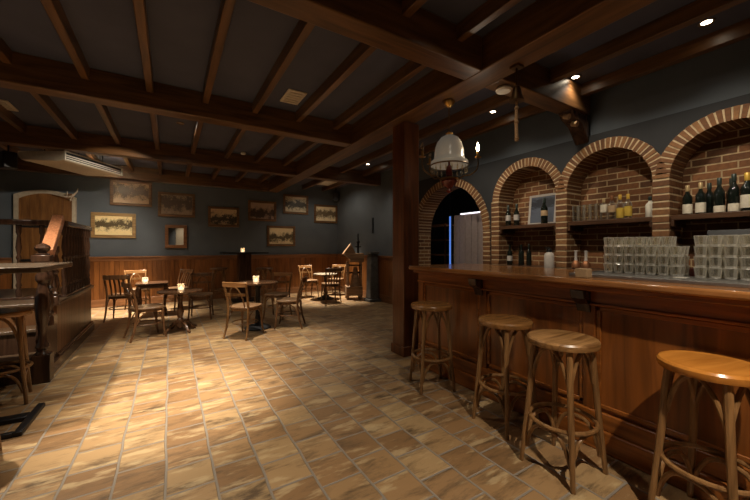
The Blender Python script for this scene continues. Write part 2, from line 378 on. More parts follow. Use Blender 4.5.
# ------------------------------------------------------------------ mesh builder
class MB:
    def __init__(self):
        self.v = []; self.f = []; self.s = []; self.mi = []; self.cur = 0

    def add(self, vs, fs, smooth=False):
        o = len(self.v)
        self.v += [tuple(p) for p in vs]
        for f in fs:
            self.f.append([i + o for i in f]); self.s.append(smooth); self.mi.append(self.cur)

    def box(self, x0, x1, y0, y1, z0, z1):
        vs = [(x0, y0, z0), (x1, y0, z0), (x1, y1, z0), (x0, y1, z0), (x0, y0, z1), (x1, y0, z1), (x1, y1, z1), (x0, y1, z1)]
        self.add(vs, [(0, 3, 2, 1), (4, 5, 6, 7), (0, 1, 5, 4), (1, 2, 6, 5), (2, 3, 7, 6), (3, 0, 4, 7)])

    def hexa(self, vs):
        self.add(vs, [(0, 3, 2, 1), (4, 5, 6, 7), (0, 1, 5, 4), (1, 2, 6, 5), (2, 3, 7, 6), (3, 0, 4, 7)])

    def lathe(self, prof, c=(0, 0, 0), seg=16, cap=True):
        """prof: (r, z) bottom to top around vertical axis through c"""
        vs = []; fs = []
        n = len(prof)
        for r, z in prof:
            for k in range(seg):
                a = 2 * PI * k / seg
                vs.append((c[0] + r * math.cos(a), c[1] + r * math.sin(a), c[2] + z))
        for i in range(n - 1):
            for k in range(seg):
                k2 = (k + 1) % seg
                fs.append((i * seg + k, i * seg + k2, (i + 1) * seg + k2, (i + 1) * seg + k))
        self.add(vs, fs, True)
        if cap:
            o = len(self.v) - n * seg
            self.f.append([o + k for k in reversed(range(seg))]); self.s.append(False); self.mi.append(self.cur)
            self.f.append([o + (n - 1) * seg + k for k in range(seg)]); self.s.append(False); self.mi.append(self.cur)

    def tube(self, pts, rad, seg=8, closed=False):
        pts = [Vector(p) for p in pts]
        n = len(pts)
        if not hasattr(rad, '__len__'):
            rad = [rad] * n
        vs = []; fs = []
        prev = None
        for i, p in enumerate(pts):
            if closed:
                t = pts[(i + 1) % n] - pts[i - 1]
            elif i == 0: t = pts[1] - p
            elif i == n - 1: t = p - pts[i - 1]
            else: t = pts[i + 1] - pts[i - 1]
            t.normalize()
            if prev is None:
                u = Vector((0, 0, 1)) if abs(t.z) < 0.9 else Vector((1, 0, 0))
                a = t.cross(u).normalized()
            else:
                a = (prev - t * prev.dot(t)).normalized()
            prev = a
            b = t.cross(a)
            for k in range(seg):
                an = 2 * PI * k / seg
                vs.append(p + (a * math.cos(an) + b * math.sin(an)) * rad[i])
        m = n if closed else n - 1
        for i in range(m):
            j = (i + 1) % n
            for k in range(seg):
                k2 = (k + 1) % seg
                fs.append((i * seg + k, i * seg + k2, j * seg + k2, j * seg + k))
        self.add(vs, fs, True)
        if not closed:
            o = len(self.v) - n * seg
            self.f.append([o + k for k in reversed(range(seg))]); self.s.append(False); self.mi.append(self.cur)
            self.f.append([o + (n - 1) * seg + k for k in range(seg)]); self.s.append(False); self.mi.append(self.cur)

    def prism(self, poly, z0, z1):
        """horizontal outline extruded upwards"""
        n = len(poly)
        vs = [(p[0], p[1], z0) for p in poly] + [(p[0], p[1], z1) for p in poly]
        self.add(vs, [tuple(reversed(range(n))), tuple(range(n, 2 * n))] + [(i, (i + 1) % n, n + (i + 1) % n, n + i) for i in range(n)])

    def ribbon(self, pts, h, t):
        """vertical plank of height h and thickness t following a path of (x,y,z), z the centre"""
        n = len(pts); vs = []
        for i, p in enumerate(pts):
            a = Vector(pts[max(0, i - 1)]); b = Vector(pts[min(n - 1, i + 1)])
            d = (b - a); nr = Vector((-d.y, d.x, 0)).normalized() * t / 2
            p = Vector(p); up = Vector((0, 0, h / 2))
            vs += [p - nr - up, p + nr - up, p + nr + up, p - nr + up]
        fs = [(3, 2, 1, 0), tuple(4 * (n - 1) + k for k in (0, 1, 2, 3))]
        for i in range(n - 1):
            for k in range(4):
                k2 = (k + 1) % 4
                fs.append((4 * i + k, 4 * i + k2, 4 * i + 4 + k2, 4 * i + 4 + k))
        self.add(vs, fs)

    def build(self, name, mat, parent=None, bevel=0.0, loc=None, angle=35):
        me = bpy.data.meshes.new(name)
        me.from_pydata(self.v, [], self.f)
        mats = mat if isinstance(mat, (list, tuple)) else [mat]
        for m in mats: me.materials.append(m)
        for i, p in enumerate(me.polygons):
            p.use_smooth = self.s[i]; p.material_index = self.mi[i]
        me.update()
        bm = bmesh.new(); bm.from_mesh(me)
        bmesh.ops.recalc_face_normals(bm, faces=bm.faces)
        bm.to_mesh(me); bm.free()
        me.set_sharp_from_angle(angle=math.radians(angle))
        o = bpy.data.objects.new(name, me)
        COL.objects.link(o)
        if parent: o.parent = parent
        if loc: o.location = loc
        if bevel:
            md = o.modifiers.new('bevel', 'BEVEL'); md.width = bevel; md.segments = 2; md.limit_method = 'ANGLE'
        return o

def tag(o, label=None, cat=None, group=None, kind=None):
    if label: o['label'] = label
    if cat: o['category'] = cat
    if group: o['group'] = group
    if kind: o['kind'] = kind
    return o

def thing(name, label, cat, loc=(0, 0, 0), rz=0, group=None):
    o = bpy.data.objects.new(name, None)
    o.empty_display_size = 0.1
    COL.objects.link(o); o.location = loc; o.rotation_euler = (0, 0, rz)
    return tag(o, label, cat, group)

def kids(o):
    return [c for c in bpy.data.objects if c.parent == o]

def dup(root, loc, rz=0, label=None, group=None):
    r = root.copy(); COL.objects.link(r); r.location = loc; r.rotation_euler = (0, 0, rz)
    if label: r['label'] = label
    if group: r['group'] = group
    for ch in kids(root):
        c = ch.copy(); COL.objects.link(c); c.parent = r
        for g in kids(ch):
            d = g.copy(); COL.objects.link(d); d.parent = c
    return r

def struct(o):
    o['kind'] = 'structure'
    return o

def arc(c, r, a0, a1, n, plane='XY'):
    out = []
    for i in range(n + 1):
        a = a0 + (a1 - a0) * i / n
        p, q = r * math.cos(a), r * math.sin(a)
        out.append((c[0] + p, c[1] + q, c[2]) if plane == 'XY' else (c[0] + p, c[1], c[2] + q) if plane == 'XZ' else (c[0], c[1] + p, c[2] + q))
    return out

# ------------------------------------------------------------------ room shell
XL, XR, YN, YB = -2.95, 4.50, -2.6, 9.60
ZC = 3.20
b = MB(); b.box(XL - 0.1, 7.4, YN - 0.1, YB + 0.1, -0.1, 0.0)
floor = struct(b.build('floor', M['floor']))
b = MB(); b.box(XL - 0.1, 7.4, YN - 0.1, YB + 0.1, ZC, ZC + 0.1)
ceiling = struct(b.build('ceiling', M['ceil']))

b = MB(); b.box(XL - 0.1, XR + 0.1, YB, YB + 0.1, 0, ZC)
wall_back = struct(b.build('wall_back', M['slate']))
b = MB(); b.box(XL - 0.1, XL, YN, YB, 0, ZC)
wall_left = struct(b.build('wall_left', M['slate']))
b = MB(); b.box(XL - 0.1, 7.4, YN - 0.1, YN, 0, ZC)
wall_near = struct(b.build('wall_near', M['slate']))
# right wall beyond the bar (far part) and slate wall above the brick arches
b = MB(); b.box(XR, XR + 0.1, 5.55, YB, 0, ZC)
wall_right = struct(b.build('wall_right', M['slate']))

WH = 1.12
b = MB(); b.box(-1.72, XR, YB - 0.025, YB, 0.16, WH - 0.08)
b.build('wainscot', M['wainX'], wall_back)
b = MB(); b.box(XL, -2.72, YB - 0.025, YB, 0.16, WH - 0.08)
b.build('wainscot', M['wainX'], wall_back)
for x0, x1 in ((-1.72, XR), (XL, -2.72)):
    b = MB(); b.box(x0, x1, YB - 0.035, YB, WH - 0.09, WH - 0.015); b.box(x0, x1, YB - 0.06, YB, WH - 0.02, WH + 0.015)
    b.build('dado_rail', M['trimX'], wall_back, 0.004)
    b = MB(); b.box(x0, x1, YB - 0.045, YB, 0, 0.17)
    struct(b.build('baseboard_back', M['trimX'], wall_back, 0.005))
b = MB(); b.box(XR - 0.025, XR, 5.55, YB - 0.03, 0.16, WH - 0.08)
b.build('wainscot', M['wainY'], wall_right)
b = MB(); b.box(XR - 0.035, XR, 5.55, YB - 0.04, WH - 0.09, WH - 0.015); b.box(XR - 0.06, XR, 5.55, YB - 0.06, WH - 0.02, WH + 0.015)
b.build('dado_rail', M['trimY'], wall_right, 0.004)
b = MB(); b.box(XR - 0.045, XR, 5.55, YB - 0.05, 0, 0.17)
struct(b.build('baseboard_right', M['trimY'], wall_right, 0.005))

# ---- beams and joists
JB, BB = 3.07, 2.90
for xc in (-2.45, -1.88, -1.30, -0.74, -0.19, 0.36, 0.93, 1.50, 2.06):
    b = MB(); b.box(xc - 0.034, xc + 0.034, YN, YB, JB, ZC)
    b.build('joist', M['beamY'], ceiling, 0.006)
for x0, x1 in ((3.36, 3.44), (3.98, 4.06)):
    b = MB(); b.box(x0, x1, YN, YB, JB, ZC)
    b.build('joist', M['beamY'], ceiling, 0.006)
b = MB(); b.box(2.337, 2.614, YN, YB, BB, ZC)
b.build('beam', M['beamY'], ceiling, 0.01)
for y0, y1 in ((2.005, 2.213), (4.47, 4.67), (7.05, 7.25), (9.42, 9.60)):
    b = MB(); b.box(XL, 2.337, y0, y1, BB, ZC)
    b.build('beam', M['beamX'], ceiling, 0.01)
for y0, y1, x1 in ((2.005, 2.213, 4.2), (7.05, 7.25, XR)):
    b = MB(); b.box(2.614, x1, y0, y1, BB, ZC)
    b.build('beam', M['beamX'], ceiling, 0.01)

# ---- bar wall with brick arches
XF, XBK = 4.20, 4.55
ZTOP = 2.66
ARCH = [(0.85, 0.55, 0.43, 2.03), (1.85, 0.55, 0.43, 2.03), (2.85, 0.55, 0.43, 2.03)]
PASS = (4.40, 0.95, 0.82, 1.61)
PASS_Y = 4.30
def outer_z(y):
    z = None
    for (c, R, r, zc) in ARCH + [PASS]:
        d = abs(y - c)
        rr = R - 0.02
        if d < rr:
            zz = zc + math.sqrt(rr * rr - d * d)
            z = zz if z is None else max(z, zz)
    return z
b = MB()
ys = [YN + 0.0]
y = -0.8
while y < 5.56:
    ys.append(y); y += 0.02
ys.append(5.55)
front_x = XF + 0.012
for y0, y1 in zip(ys[:-1], ys[1:]):
    z0, z1 = outer_z(y0), outer_z(y1)
    if z0 is None or z1 is None:
        z0 = z1 = 0.0
    b.hexa([(front_x, y0, z0), (XBK, y0, z0), (XBK, y1, z1), (front_x, y1, z1), (front_x, y0, ZTOP), (XBK, y0, ZTOP), (XBK, y1, ZTOP), (front_x, y1, ZTOP)])
wall_bar = struct(b.build('wall_bar', M['black_wall']))
b = MB(); b.box(XF + 0.06, XBK, YN, 5.55, ZTOP, ZC)
b.build('upper_wall', M['slate'], wall_bar)
b = MB(); b.box(XBK - 0.02, XBK + 0.08, -0.2, 3.42, 0.9, ZTOP)
b.build('niche_back', M['brick'], wall_bar)

def voussoirs(c, R, r, zc, x0, x1, n, a0=0.0, a1=PI, clip=None):
    b = MB()
    for k in range(n):
        t0 = a0 + (a1 - a0) * (k + 0.13) / n
        t1 = a0 + (a1 - a0) * (k + 0.87) / n
        j = random.uniform(-0.004, 0.004)
        def P(a, rad): return (c + rad * math.cos(a), zc + rad * math.sin(a))
        q = [P(t0, r + j), P(t1, r + j), P(t1, R + j), P(t0, R + j)]
        if clip and not clip(sum(p[0] for p in q) / 4, sum(p[1] for p in q) / 4):
            continue
        b.hexa([(x0 + j, q[0][0], q[0][1]), (x1, q[0][0], q[0][1]), (x1, q[1][0], q[1][1]), (x0 + j, q[1][0], q[1][1]),
                (x0 + j, q[3][0], q[3][1]), (x1, q[3][0], q[3][1]), (x1, q[2][0], q[2][1]), (x0 + j, q[2][0], q[2][1])])
    return b
def mortar_ring(c, R, r, zc, x0, x1, n, clip=None):
    b = MB()
    for k in range(n):
        t0, t1 = PI * k / n, PI * (k + 1) / n
        def P(a, rad): return (c + rad * math.cos(a), zc + rad * math.sin(a))
        q = [P(t0, r), P(t1, r), P(t1, R), P(t0, R)]
        if clip and not clip(sum(p[0] for p in q) / 4, sum(p[1] for p in q) / 4):
            continue
        b.hexa([(x0, q[0][0], q[0][1]), (x1, q[0][0], q[0][1]), (x1, q[1][0], q[1][1]), (x0, q[1][0], q[1][1]),
                (x0, q[3][0], q[3][1]), (x1, q[3][0], q[3][1]), (x1, q[2][0], q[2][1]), (x0, q[2][0], q[2][1])])
    return b
for i, (c, R, r, zc) in enumerate(ARCH):
    cl = lambda y, z, c=c: abs(y - c) < 0.507 or c + 0.5 > 3.3 and y > c or c < 0.9 and y < c
    o = voussoirs(c, R, r, zc, XF - 0.012, XBK, 30, clip=cl).build('brick_arch', M['brickU'], wall_bar, 0.003)
    m_ = mortar_ring(c, R - 0.004, r + 0.004, zc, XF - 0.008, XBK, 30, cl)
    m_.build('mortar_bed', M['mortar'], o)
o = voussoirs(PASS[0], PASS[1], PASS[2], PASS[3], XF - 0.012, XBK, 42).build('brick_arch', M['brickU'], wall_bar, 0.003)
mortar_ring(PASS[0], PASS[1] - 0.004, PASS[2] + 0.004, PASS[3], XF - 0.008, XBK, 42).build('mortar_bed', M['mortar'], o)
# pillars of stacked bricks
def pillar(y0, y1, z0, z1):
    b = MB(); z = z0; k = 0
    while z < z1 - 0.02:
        h = min(0.056, z1 - z)
        j = random.uniform(-0.003, 0.003)
        if k % 2 == 0:
            b.box(XF - 0.012 + j, XF + 0.17, y0, y1, z, z + h); b.box(XF + 0.18, XBK, y0 + 0.002, y1 - 0.002, z, z + h)
        else:
            b.box(XF - 0.012 + j, XF + 0.08, y0, y1, z, z + h); b.box(XF + 0.09, XF + 0.29, y0 + 0.002, y1 - 0.002, z, z + h); b.box(XF + 0.30, XBK, y0, y1, z, z + h)
        z += 0.072; k += 1
    o = b.build('brick_pillar', M['brickU'], wall_bar, 0.003)
    m_ = MB(); m_.box(XF - 0.008, XBK, y0 + 0.004, y1 - 0.004, z0, z1); m_.build('mortar_bed', M['mortar'], o)
pillar(1.28, 1.42, 0.95, 2.03)
pillar(2.28, 2.42, 0.95, 2.03)
pillar(3.28, 3.42, 0.95, 2.03)
pillar(0.28, 0.42, 0.95, 2.03)
pillar(3.45, 3.58, 0.0, 1.61)
pillar(5.22, 5.35, 0.0, 1.61)

# ---- dark back room behind the passage arch
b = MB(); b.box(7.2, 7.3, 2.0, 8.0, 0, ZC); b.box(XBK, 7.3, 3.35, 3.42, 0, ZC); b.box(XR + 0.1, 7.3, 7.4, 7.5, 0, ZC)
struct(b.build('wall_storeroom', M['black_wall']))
t = thing('slatted_partition', 'pinkish grey partition of tall vertical boards behind the passage arch', 'partition', (5.2, 4.8, 0))
for k in range(5):
    b = MB(); b.box(-0.015, 0.015, -0.40 + k * 0.165, -0.40 + k * 0.165 + 0.150, 0.0, 2.02)
    b.build('board', M['slat'], t, 0.003)
b = MB(); b.box(0.015, 0.04, -0.42, 0.44, 0.3, 0.38); b.box(0.015, 0.04, -0.42, 0.44, 1.7, 1.78); b.build('batten', M['black'], t)
b = MB(); b.box(-0.02, 0.04, -0.36, 0.22, 2.03, 2.05); b.build('top_light', M['whitetube'], t)
t = thing('light_tube', 'upright blue glowing light strip in the passage behind the bar', 'light', (5.1, 5.22, 0))
b = MB(); b.box(-0.03, 0.03, -0.06, 0.06, 0, 0.03); b.box(0.0, 0.02, -0.03, 0.03, 0.03, 2.02); b.build('housing', M['black'], t)
b = MB(); b.tube([(-0.02, -0.005, 0.35), (-0.02, -0.005, 2.0)], 0.016, 8); b.build('tube', M['blue'], t)
t = thing('storage_rack', 'dim open storage rack left of the blue light strip', 'shelf', (5.5, 6.1, 0))
for sx in (-0.15, 0.15):
    for sy in (-0.45, 0.45):
        b = MB(); b.box(sx - 0.015, sx + 0.015, sy - 0.015, sy + 0.015, 0, 1.9); b.build('post', M['shelf'], t)
for z in (0.3, 0.75, 1.15, 1.5, 1.85):
    b = MB(); b.box(-0.18, 0.18, -0.47, 0.47, z, z + 0.03); b.build('shelf', M['trimY'], t)
t = thing('ceiling_bulb', 'tiny white bulb hanging in the dark passage behind the bar', 'lamp', (5.6, 5.75, ZC))
b = MB(); b.tube([(0, 0, -1.50), (0, 0, 0)], 0.004, 6); b.build('cord', M['black'], t)
b = MB(); b.lathe([(0.004, -1.545), (0.014, -1.535), (0.018, -1.52), (0.012, -1.505), (0.005, -1.50)], seg=10); b.build('bulb', M['bulb'], t)

# ---- back bar counter and shelves
t = thing('back_counter', 'low dark wooden back counter running under the three brick arches', 'counter', (3.95, 1.6, 0))
b = MB(); b.box(-0.08, 0.23, -1.78, 1.80, 0, 1.04); b.build('body', M['shelf'], t)
b = MB(); b.box(-0.12, 0.235, -1.78, 1.80, 1.04, 1.085); b.build('counter_top', M['shelf'], t, 0.006)
for c in (0.85, 1.85, 2.85):
    b = MB(); b.box(XF - 0.012, XBK - 0.021, c - 0.428, c + 0.428, 1.0, 1.085); b.build('niche_sill', M['shelf'], wall_bar, 0.004)
for i, c in enumerate((0.85, 1.85, 2.85)):
    t = MB()
    t.box(XF + 0.005, XBK - 0.022, c - 0.428, c + 0.428, 1.612, 1.662)
    t.box(XF + 0.005, XBK - 0.022, c - 0.428, c - 0.40, 1.552, 1.612); t.box(XF + 0.005, XBK - 0.022, c + 0.40, c + 0.428, 1.552, 1.612)
    o = t.build('wall_shelf', M['shelf'], None, 0.004)
    tag(o, ['dark wooden shelf of wine bottles in the arch nearest the right edge', 'dark wooden shelf of glasses and spirits in the middle brick arch',
            'dark wooden shelf with a framed print in the far brick arch'][i], 'shelf', 'shelves in the brick arches')

# ------------------------------------------------------------------ column
t = thing('wooden_column', 'square dark reddish wooden column at the far end of the bar', 'column', (2.564, 3.425, 0))
b = MB(); b.box(-0.12, 0.12, -0.125, 0.125, 0, BB); b.build('shaft', M['beamZ'], t, 0.012)
b = MB(); b.box(-0.135, 0.135, -0.14, 0.14, 0, 0.12); b.build('plinth', M['beamZ'], t, 0.008)

# ------------------------------------------------------------------ bar counter
BX, BXT, BYE = 2.465, 2.30, 3.02
t = thing('bar_counter', 'long panelled dark wooden bar counter with a glossy orange brown top', 'bar', (BX, 1.0, 0))
def L(y): return y - 1.0
b = MB(); b.box(0, 0.60, L(-2.4), L(BYE), 0.02, 1.06); b.build('body', M['barZ'], t)
b = MB(); b.box(BXT - BX, 0.75, L(-2.4), L(BYE), 1.095, 1.14); b.build('counter_top', M['barTop'], t, 0.014)
b = MB(); b.box(-0.12, 0.68, L(-2.4), L(BYE - 0.02), 1.06, 1.095); b.build('top_moulding', M['barY'], t, 0.008)
b = MB(); b.box(-0.05, 0, L(-2.4), L(BYE), 0, 0.14); b.box(-0.03, 0, L(-2.4), L(BYE), 0.14, 0.25); b.build('plinth', M['barY'], t, 0.008)
b = MB(); b.box(-0.025, 0, L(-2.4), L(BYE), 0.965, 1.06); b.box(-0.04, 0, L(-2.4), L(BYE), 0.955, 0.975); b.build('frieze_rail', M['barY'], t, 0.006)
for y in (2.98, 2.09, 1.18, 0.26, -0.66, -1.58):
    b = MB(); b.box(-0.022, 0, L(y - 0.04), L(y + 0.04), 0.25, 0.96); b.build('stile', M['barZ'], t, 0.005)
for y in (2.13, 1.21, 0.29, -0.63):
    b = MB()
    prof = [(0, 0.90), (-0.03, 0.905), (-0.05, 0.96), (-0.11, 1.0), (-0.125, 1.06), (0, 1.06)]
    n = len(prof); w = 0.045
    vs = [(p[0], L(y) - w, p[1]) for p in prof] + [(p[0], L(y) + w, p[1]) for p in prof]
    b.add(vs, [tuple(range(n)), tuple(reversed(range(n, 2 * n)))] + [(i, (i + 1) % n, n + (i + 1) % n, n + i) for i in range(n)])
    b.build('bracket', M['darkwood'], t, 0.004)
for y0, y1 in ((2.13, 2.94), (1.22, 2.05), (0.30, 1.14), (-0.62, 0.22)):
    b = MB()
    b.box(-0.012, 0, L(y0 + 0.0), L(y0 + 0.03), 0.27, 0.95); b.box(-0.012, 0, L(y1 - 0.03), L(y1), 0.27, 0.95)
    b.box(-0.012, 0, L(y0), L(y1), 0.27, 0.30); b.box(-0.012, 0, L(y0), L(y1), 0.92, 0.95)
    b.build('panel_moulding', M['barY'], t, 0.005)

# drip tray with glasses
t = thing('drip_tray', 'long shallow steel drip tray under the stacked glasses on the bar', 'tray', (2.84, 0.56, 1.14))
b = MB(); b.box(-0.325, 0.325, -0.80, 0.77, 0, 0.012); b.build('tray_base', M['steel'], t, 0.003)
b = MB()
b.box(-0.34, -0.325, -0.815, 0.785, 0, 0.02); b.box(0.325, 0.34, -0.815, 0.785, 0, 0.02); b.box(-0.325, 0.325, 0.77, 0.785, 0, 0.02); b.box(-0.325, 0.325, -0.815, -0.80, 0, 0.02)
b.build('rim', M['steel'], t, 0.002)

def glass_mesh(h=0.0675, r0=0.025, r1=0.0335):
    b = MB()
    mid = r0 + (r1 - r0) * 0.5
    b.cur = 1
    b.lathe([(r0, 0.0), (r0 * 1.06, 0.004), (r0 * 1.08, 0.011)], seg=10, cap=False)
    b.cur = 0
    b.lathe([(r0 * 1.08, 0.011), (mid, h * 0.5), (r1, h - 0.004)], seg=10, cap=False)
    b.cur = 1
    b.lathe([(r1, h - 0.004), (r1, h - 0.001), (r1 - 0.001, h), (r1 - 0.003, h - 0.001), (r1 - 0.003, h - 0.004)], seg=10, cap=False)
    b.cur = 0
    b.lathe([(r1 - 0.003, h - 0.004), (mid - 0.003, h * 0.5), (r0 - 0.002, 0.012)], seg=10, cap=False)
    b.cur = 1
    b.lathe([(r0 - 0.002, 0.012), (0.002, 0.011)], seg=10, cap=False)
    b.lathe([(0.002, 0.0), (r0, 0.0)], seg=10, cap=False)
    return b
g0 = glass_mesh().build('drinking_glass', [M['glass'], M['glintedge']], angle=12)
first = [True]
def put_glass(x, y, z, label, group):
    o = g0 if first[0] else g0.copy()
    if not first[0]: COL.objects.link(o)
    first[0] = False
    o.location = (x, y, z)
    tag(o, label, 'glass', group)
for j, y in enumerate([0.868 + 0.0685 * k for k in range(7)]):
    for i, x in enumerate((2.95, 3.02, 3.09)):
        top = 4
        for k in range(top):
            if k == 3 and (j == 0 or (j < 3 and i == 0)): continue
            put_glass(x, y, 1.1525 + 0.0680 * k, 'small clear tumbler in the left stacked block on the drip tray', 'tumblers in the left block')
for j, y in enumerate([0.395 + 0.0685 * k for k in range(6)]):
    for i, x in enumerate((2.93, 3.00, 3.07)):
        for k in range(4):
            if k == 3 and j == 5 and i == 2: continue
            put_glass(x, y, 1.1525 + 0.0680 * k, 'small clear tumbler in the right stacked block on the drip tray', 'tumblers in the right block')

b = MB(); b.box(-0.035, 0.035, -0.04, 0.04, 0, 0.062)
o = b.build('beer_mat_box', M['cardboard'], None, 0.004, (2.425, 1.205, 1.14)); tag(o, 'small tan box on the bar top beside the end of the drip tray', 'box')
b = MB(); b.lathe([(0.018, 0), (0.020, 0.004), (0.020, 0.045), (0.017, 0.05), (0.010, 0.052)], seg=14)
o = b.build('red_pot', M['red'], None, 0, (3.04, 0.803, 1.1525)); tag(o, 'small red pot standing between the two blocks of glasses', 'pot')
b = MB(); b.box(-0.035, 0.035, -0.03, 0.03, 0, 0.003)
o = b.build('paper_slip', M['paper'], None, 0, (2.80, 0.80, 1.1525)); tag(o, 'white paper slip lying on the tray between the glass blocks', 'paper')

# ------------------------------------------------------------------ bottles and bar things
def bottle(name, label, loc, h=0.30, r=0.037, mat='bottle', foil=None, lab=True, labz=(0.2, 0.45), group=None, cat='bottle', neck=0.32, labmat='label'):
    t = thing(name, label, cat, loc, 0, group)
    b = MB()
    s = h * (1 - neck)
    b.lathe([(r * 0.9, 0), (r, 0.006), (r, s * 0.86), (r * 0.85, s * 0.95), (r * 0.5, s * 1.06), (r * 0.38, s * 1.14), (r * 0.36, h - 0.02), (r * 0.42, h - 0.018), (r * 0.42, h - 0.004), (r * 0.36, h)], seg=14)
    b.build('glass_body', M[mat], t)
    if lab:
        b = MB(); b.lathe([(r + 0.001, h * labz[0]), (r + 0.0012, h * labz[0] + 0.002), (r + 0.0012, h * labz[1]), (r + 0.001, h * labz[1] + 0.001)], seg=14, cap=False)
        b.build('paper_label', M[labmat], t)
    if foil:
        b = MB(); b.lathe([(r * 0.40, h * 0.80), (r * 0.44, h * 0.82), (r * 0.46, h - 0.002), (r * 0.40, h + 0.002)], seg=12)
        b.build('foil_cap', M[foil], t)
    return t
SZ = 1.6625
xs = 4.33
bottle('wine_bottle', 'leftmost wine bottle with pale cap and cream label on the right arch shelf', (xs, 1.185, SZ), 0.29, 0.037, 'bottle', 'foil', True, (0.05, 0.36), 'wine bottles on the right shelf')
bottle('wine_bottle', 'second pale capped wine bottle from the left on the right arch shelf', (xs - 0.02, 1.085, SZ), 0.30, 0.037, 'bottle', 'foil', True, (0.05, 0.36), 'wine bottles on the right shelf')
bottle('wine_bottle', 'unlabelled dark wine bottle behind the second pale capped one', (xs + 0.09, 1.05, SZ), 0.30, 0.037, 'bottle', 'dfoil', False, group='wine bottles on the right shelf')
bottle('wine_bottle', 'green black wine bottle with low cream label, third in the front row', (xs - 0.03, 0.955, SZ), 0.32, 0.038, 'bottle', 'dfoil', True, (0.02, 0.2), 'wine bottles on the right shelf')
bottle('wine_bottle', 'green black wine bottle with low cream label, fourth in the front row', (xs - 0.03, 0.862, SZ), 0.34, 0.038, 'bottle', 'dfoil', True, (0.02, 0.22), 'wine bottles on the right shelf')
bottle('wine_bottle', 'wine bottle with yellow foil and large label at the right photo edge', (xs - 0.06, 0.775, SZ), 0.33, 0.042, 'bottle', 'yfoil', True, (0.08, 0.42), 'wine bottles on the right shelf')
bottle('wine_bottle', 'dark wine bottle half hidden behind the fourth front bottle', (xs + 0.09, 0.90, SZ), 0.32, 0.037, 'bottle', 'dfoil', False, group='wine bottles on the right shelf')
# middle arch
def tall_glass(loc, label):
    b = MB(); h = 0.20
    b.lathe([(0.028, 0), (0.029, 0.005), (0.031, h * 0.6), (0.033, h - 0.001), (0.032, h), (0.030, h - 0.002), (0.028, h * 0.6), (0.026, 0.015), (0.002, 0.013)], seg=14)
    o = b.build('tall_glass', M['clearbottle'], None, 0, loc); tag(o, label, 'glass', 'tall glasses on the middle shelf')
for k, w in enumerate(('first', 'second', 'third', 'fourth', 'fifth')):
    tall_glass((4.30, 2.235 - k * 0.068, SZ), w + ' tall clear glass from the left end of the middle arch shelf')
bottle('spirit_bottle', 'clear spirit bottle with cream label beside the tall glasses', (4.28, 1.905, SZ), 0.25, 0.035, 'clearbottle', 'foil', True, (0.35, 0.7), 'spirits on the middle shelf')
bottle('spirit_bottle', 'wide clear spirit bottle with tan label left of the yellow bottles', (4.28, 1.822, SZ), 0.27, 0.040, 'clearbottle', 'copper', True, (0.3, 0.58), 'spirits on the middle shelf', labmat='cardboard')
bottle('spirit_bottle', 'left one of two yellow spirit bottles on the middle arch shelf', (4.29, 1.745, SZ), 0.27, 0.036, 'clearbottle', 'yfoil', True, (0.05, 0.45), 'spirits on the middle shelf', labmat='yellow')
bottle('spirit_bottle', 'right one of two yellow spirit bottles on the middle arch shelf', (4.30, 1.672, SZ), 0.27, 0.036, 'clearbottle', 'yfoil', True, (0.1, 0.5), 'spirits on the middle shelf', labmat='yellow')
bottle('liqueur_bottle', 'opaque white liqueur bottle at the right end of the middle shelf', (4.28, 1.465, SZ), 0.215, 0.042, 'porcelain', 'dfoil', False, group='spirits on the middle shelf')
# far arch
bottle('dark_bottle', 'leftmost dark bottle on the far arch shelf', (4.30, 3.20, SZ), 0.31, 0.038, 'bottle', 'dfoil', True, (0.25, 0.5), 'dark bottles on the far shelf', labmat='cloth')
bottle('dark_bottle', 'dark bottle with grey label, second on the far arch shelf', (4.30, 3.06, SZ), 0.31, 0.038, 'bottle', 'dfoil', True, (0.25, 0.5), 'dark bottles on the far shelf', labmat='cloth')
bottle('dark_bottle', 'dark bottle standing in front of the framed print on the far shelf', (4.24, 2.60, SZ), 0.34, 0.042, 'bottle', 'dfoil', True, (0.3, 0.5), 'dark bottles on the far shelf', labmat='cardboard')
t = thing('framed_print', 'grey framed bluish print leaning at the back of the far arch shelf', 'picture', (4.46, 2.765, SZ))
b = MB()
w, h = 0.205, 0.43
for (y0, y1, z0, z1) in ((-w, w, 0, 0.03), (-w, w, h - 0.03, h), (-w, -w + 0.03, 0.03, h - 0.03), (w - 0.03, w, 0.03, h - 0.03)):
    b.hexa([(-0.03 + z0 * 0.12, y0, z0), (-0.01 + z0 * 0.12, y0, z0), (-0.01 + z0 * 0.12, y1, z0), (-0.03 + z0 * 0.12, y1, z0),
            (-0.03 + z1 * 0.12, y0, z1), (-0.01 + z1 * 0.12, y0, z1), (-0.01 + z1 * 0.12, y1, z1), (-0.03 + z1 * 0.12, y1, z1)])
b.build('frame', M['cloth'], t)
b = MB()
b.hexa([(-0.022 + 0.0036, -w + 0.03, 0.03), (-0.014 + 0.0036, -w + 0.03, 0.03), (-0.014 + 0.0036, w - 0.03, 0.03), (-0.022 + 0.0036, w - 0.03, 0.03),
        (-0.022 + 0.048, -w + 0.03, h - 0.03), (-0.014 + 0.048, -w + 0.03, h - 0.03), (-0.014 + 0.048, w - 0.03, h - 0.03), (-0.022 + 0.048, w - 0.03, h - 0.03)])
b.build('print', M['poster'], t)
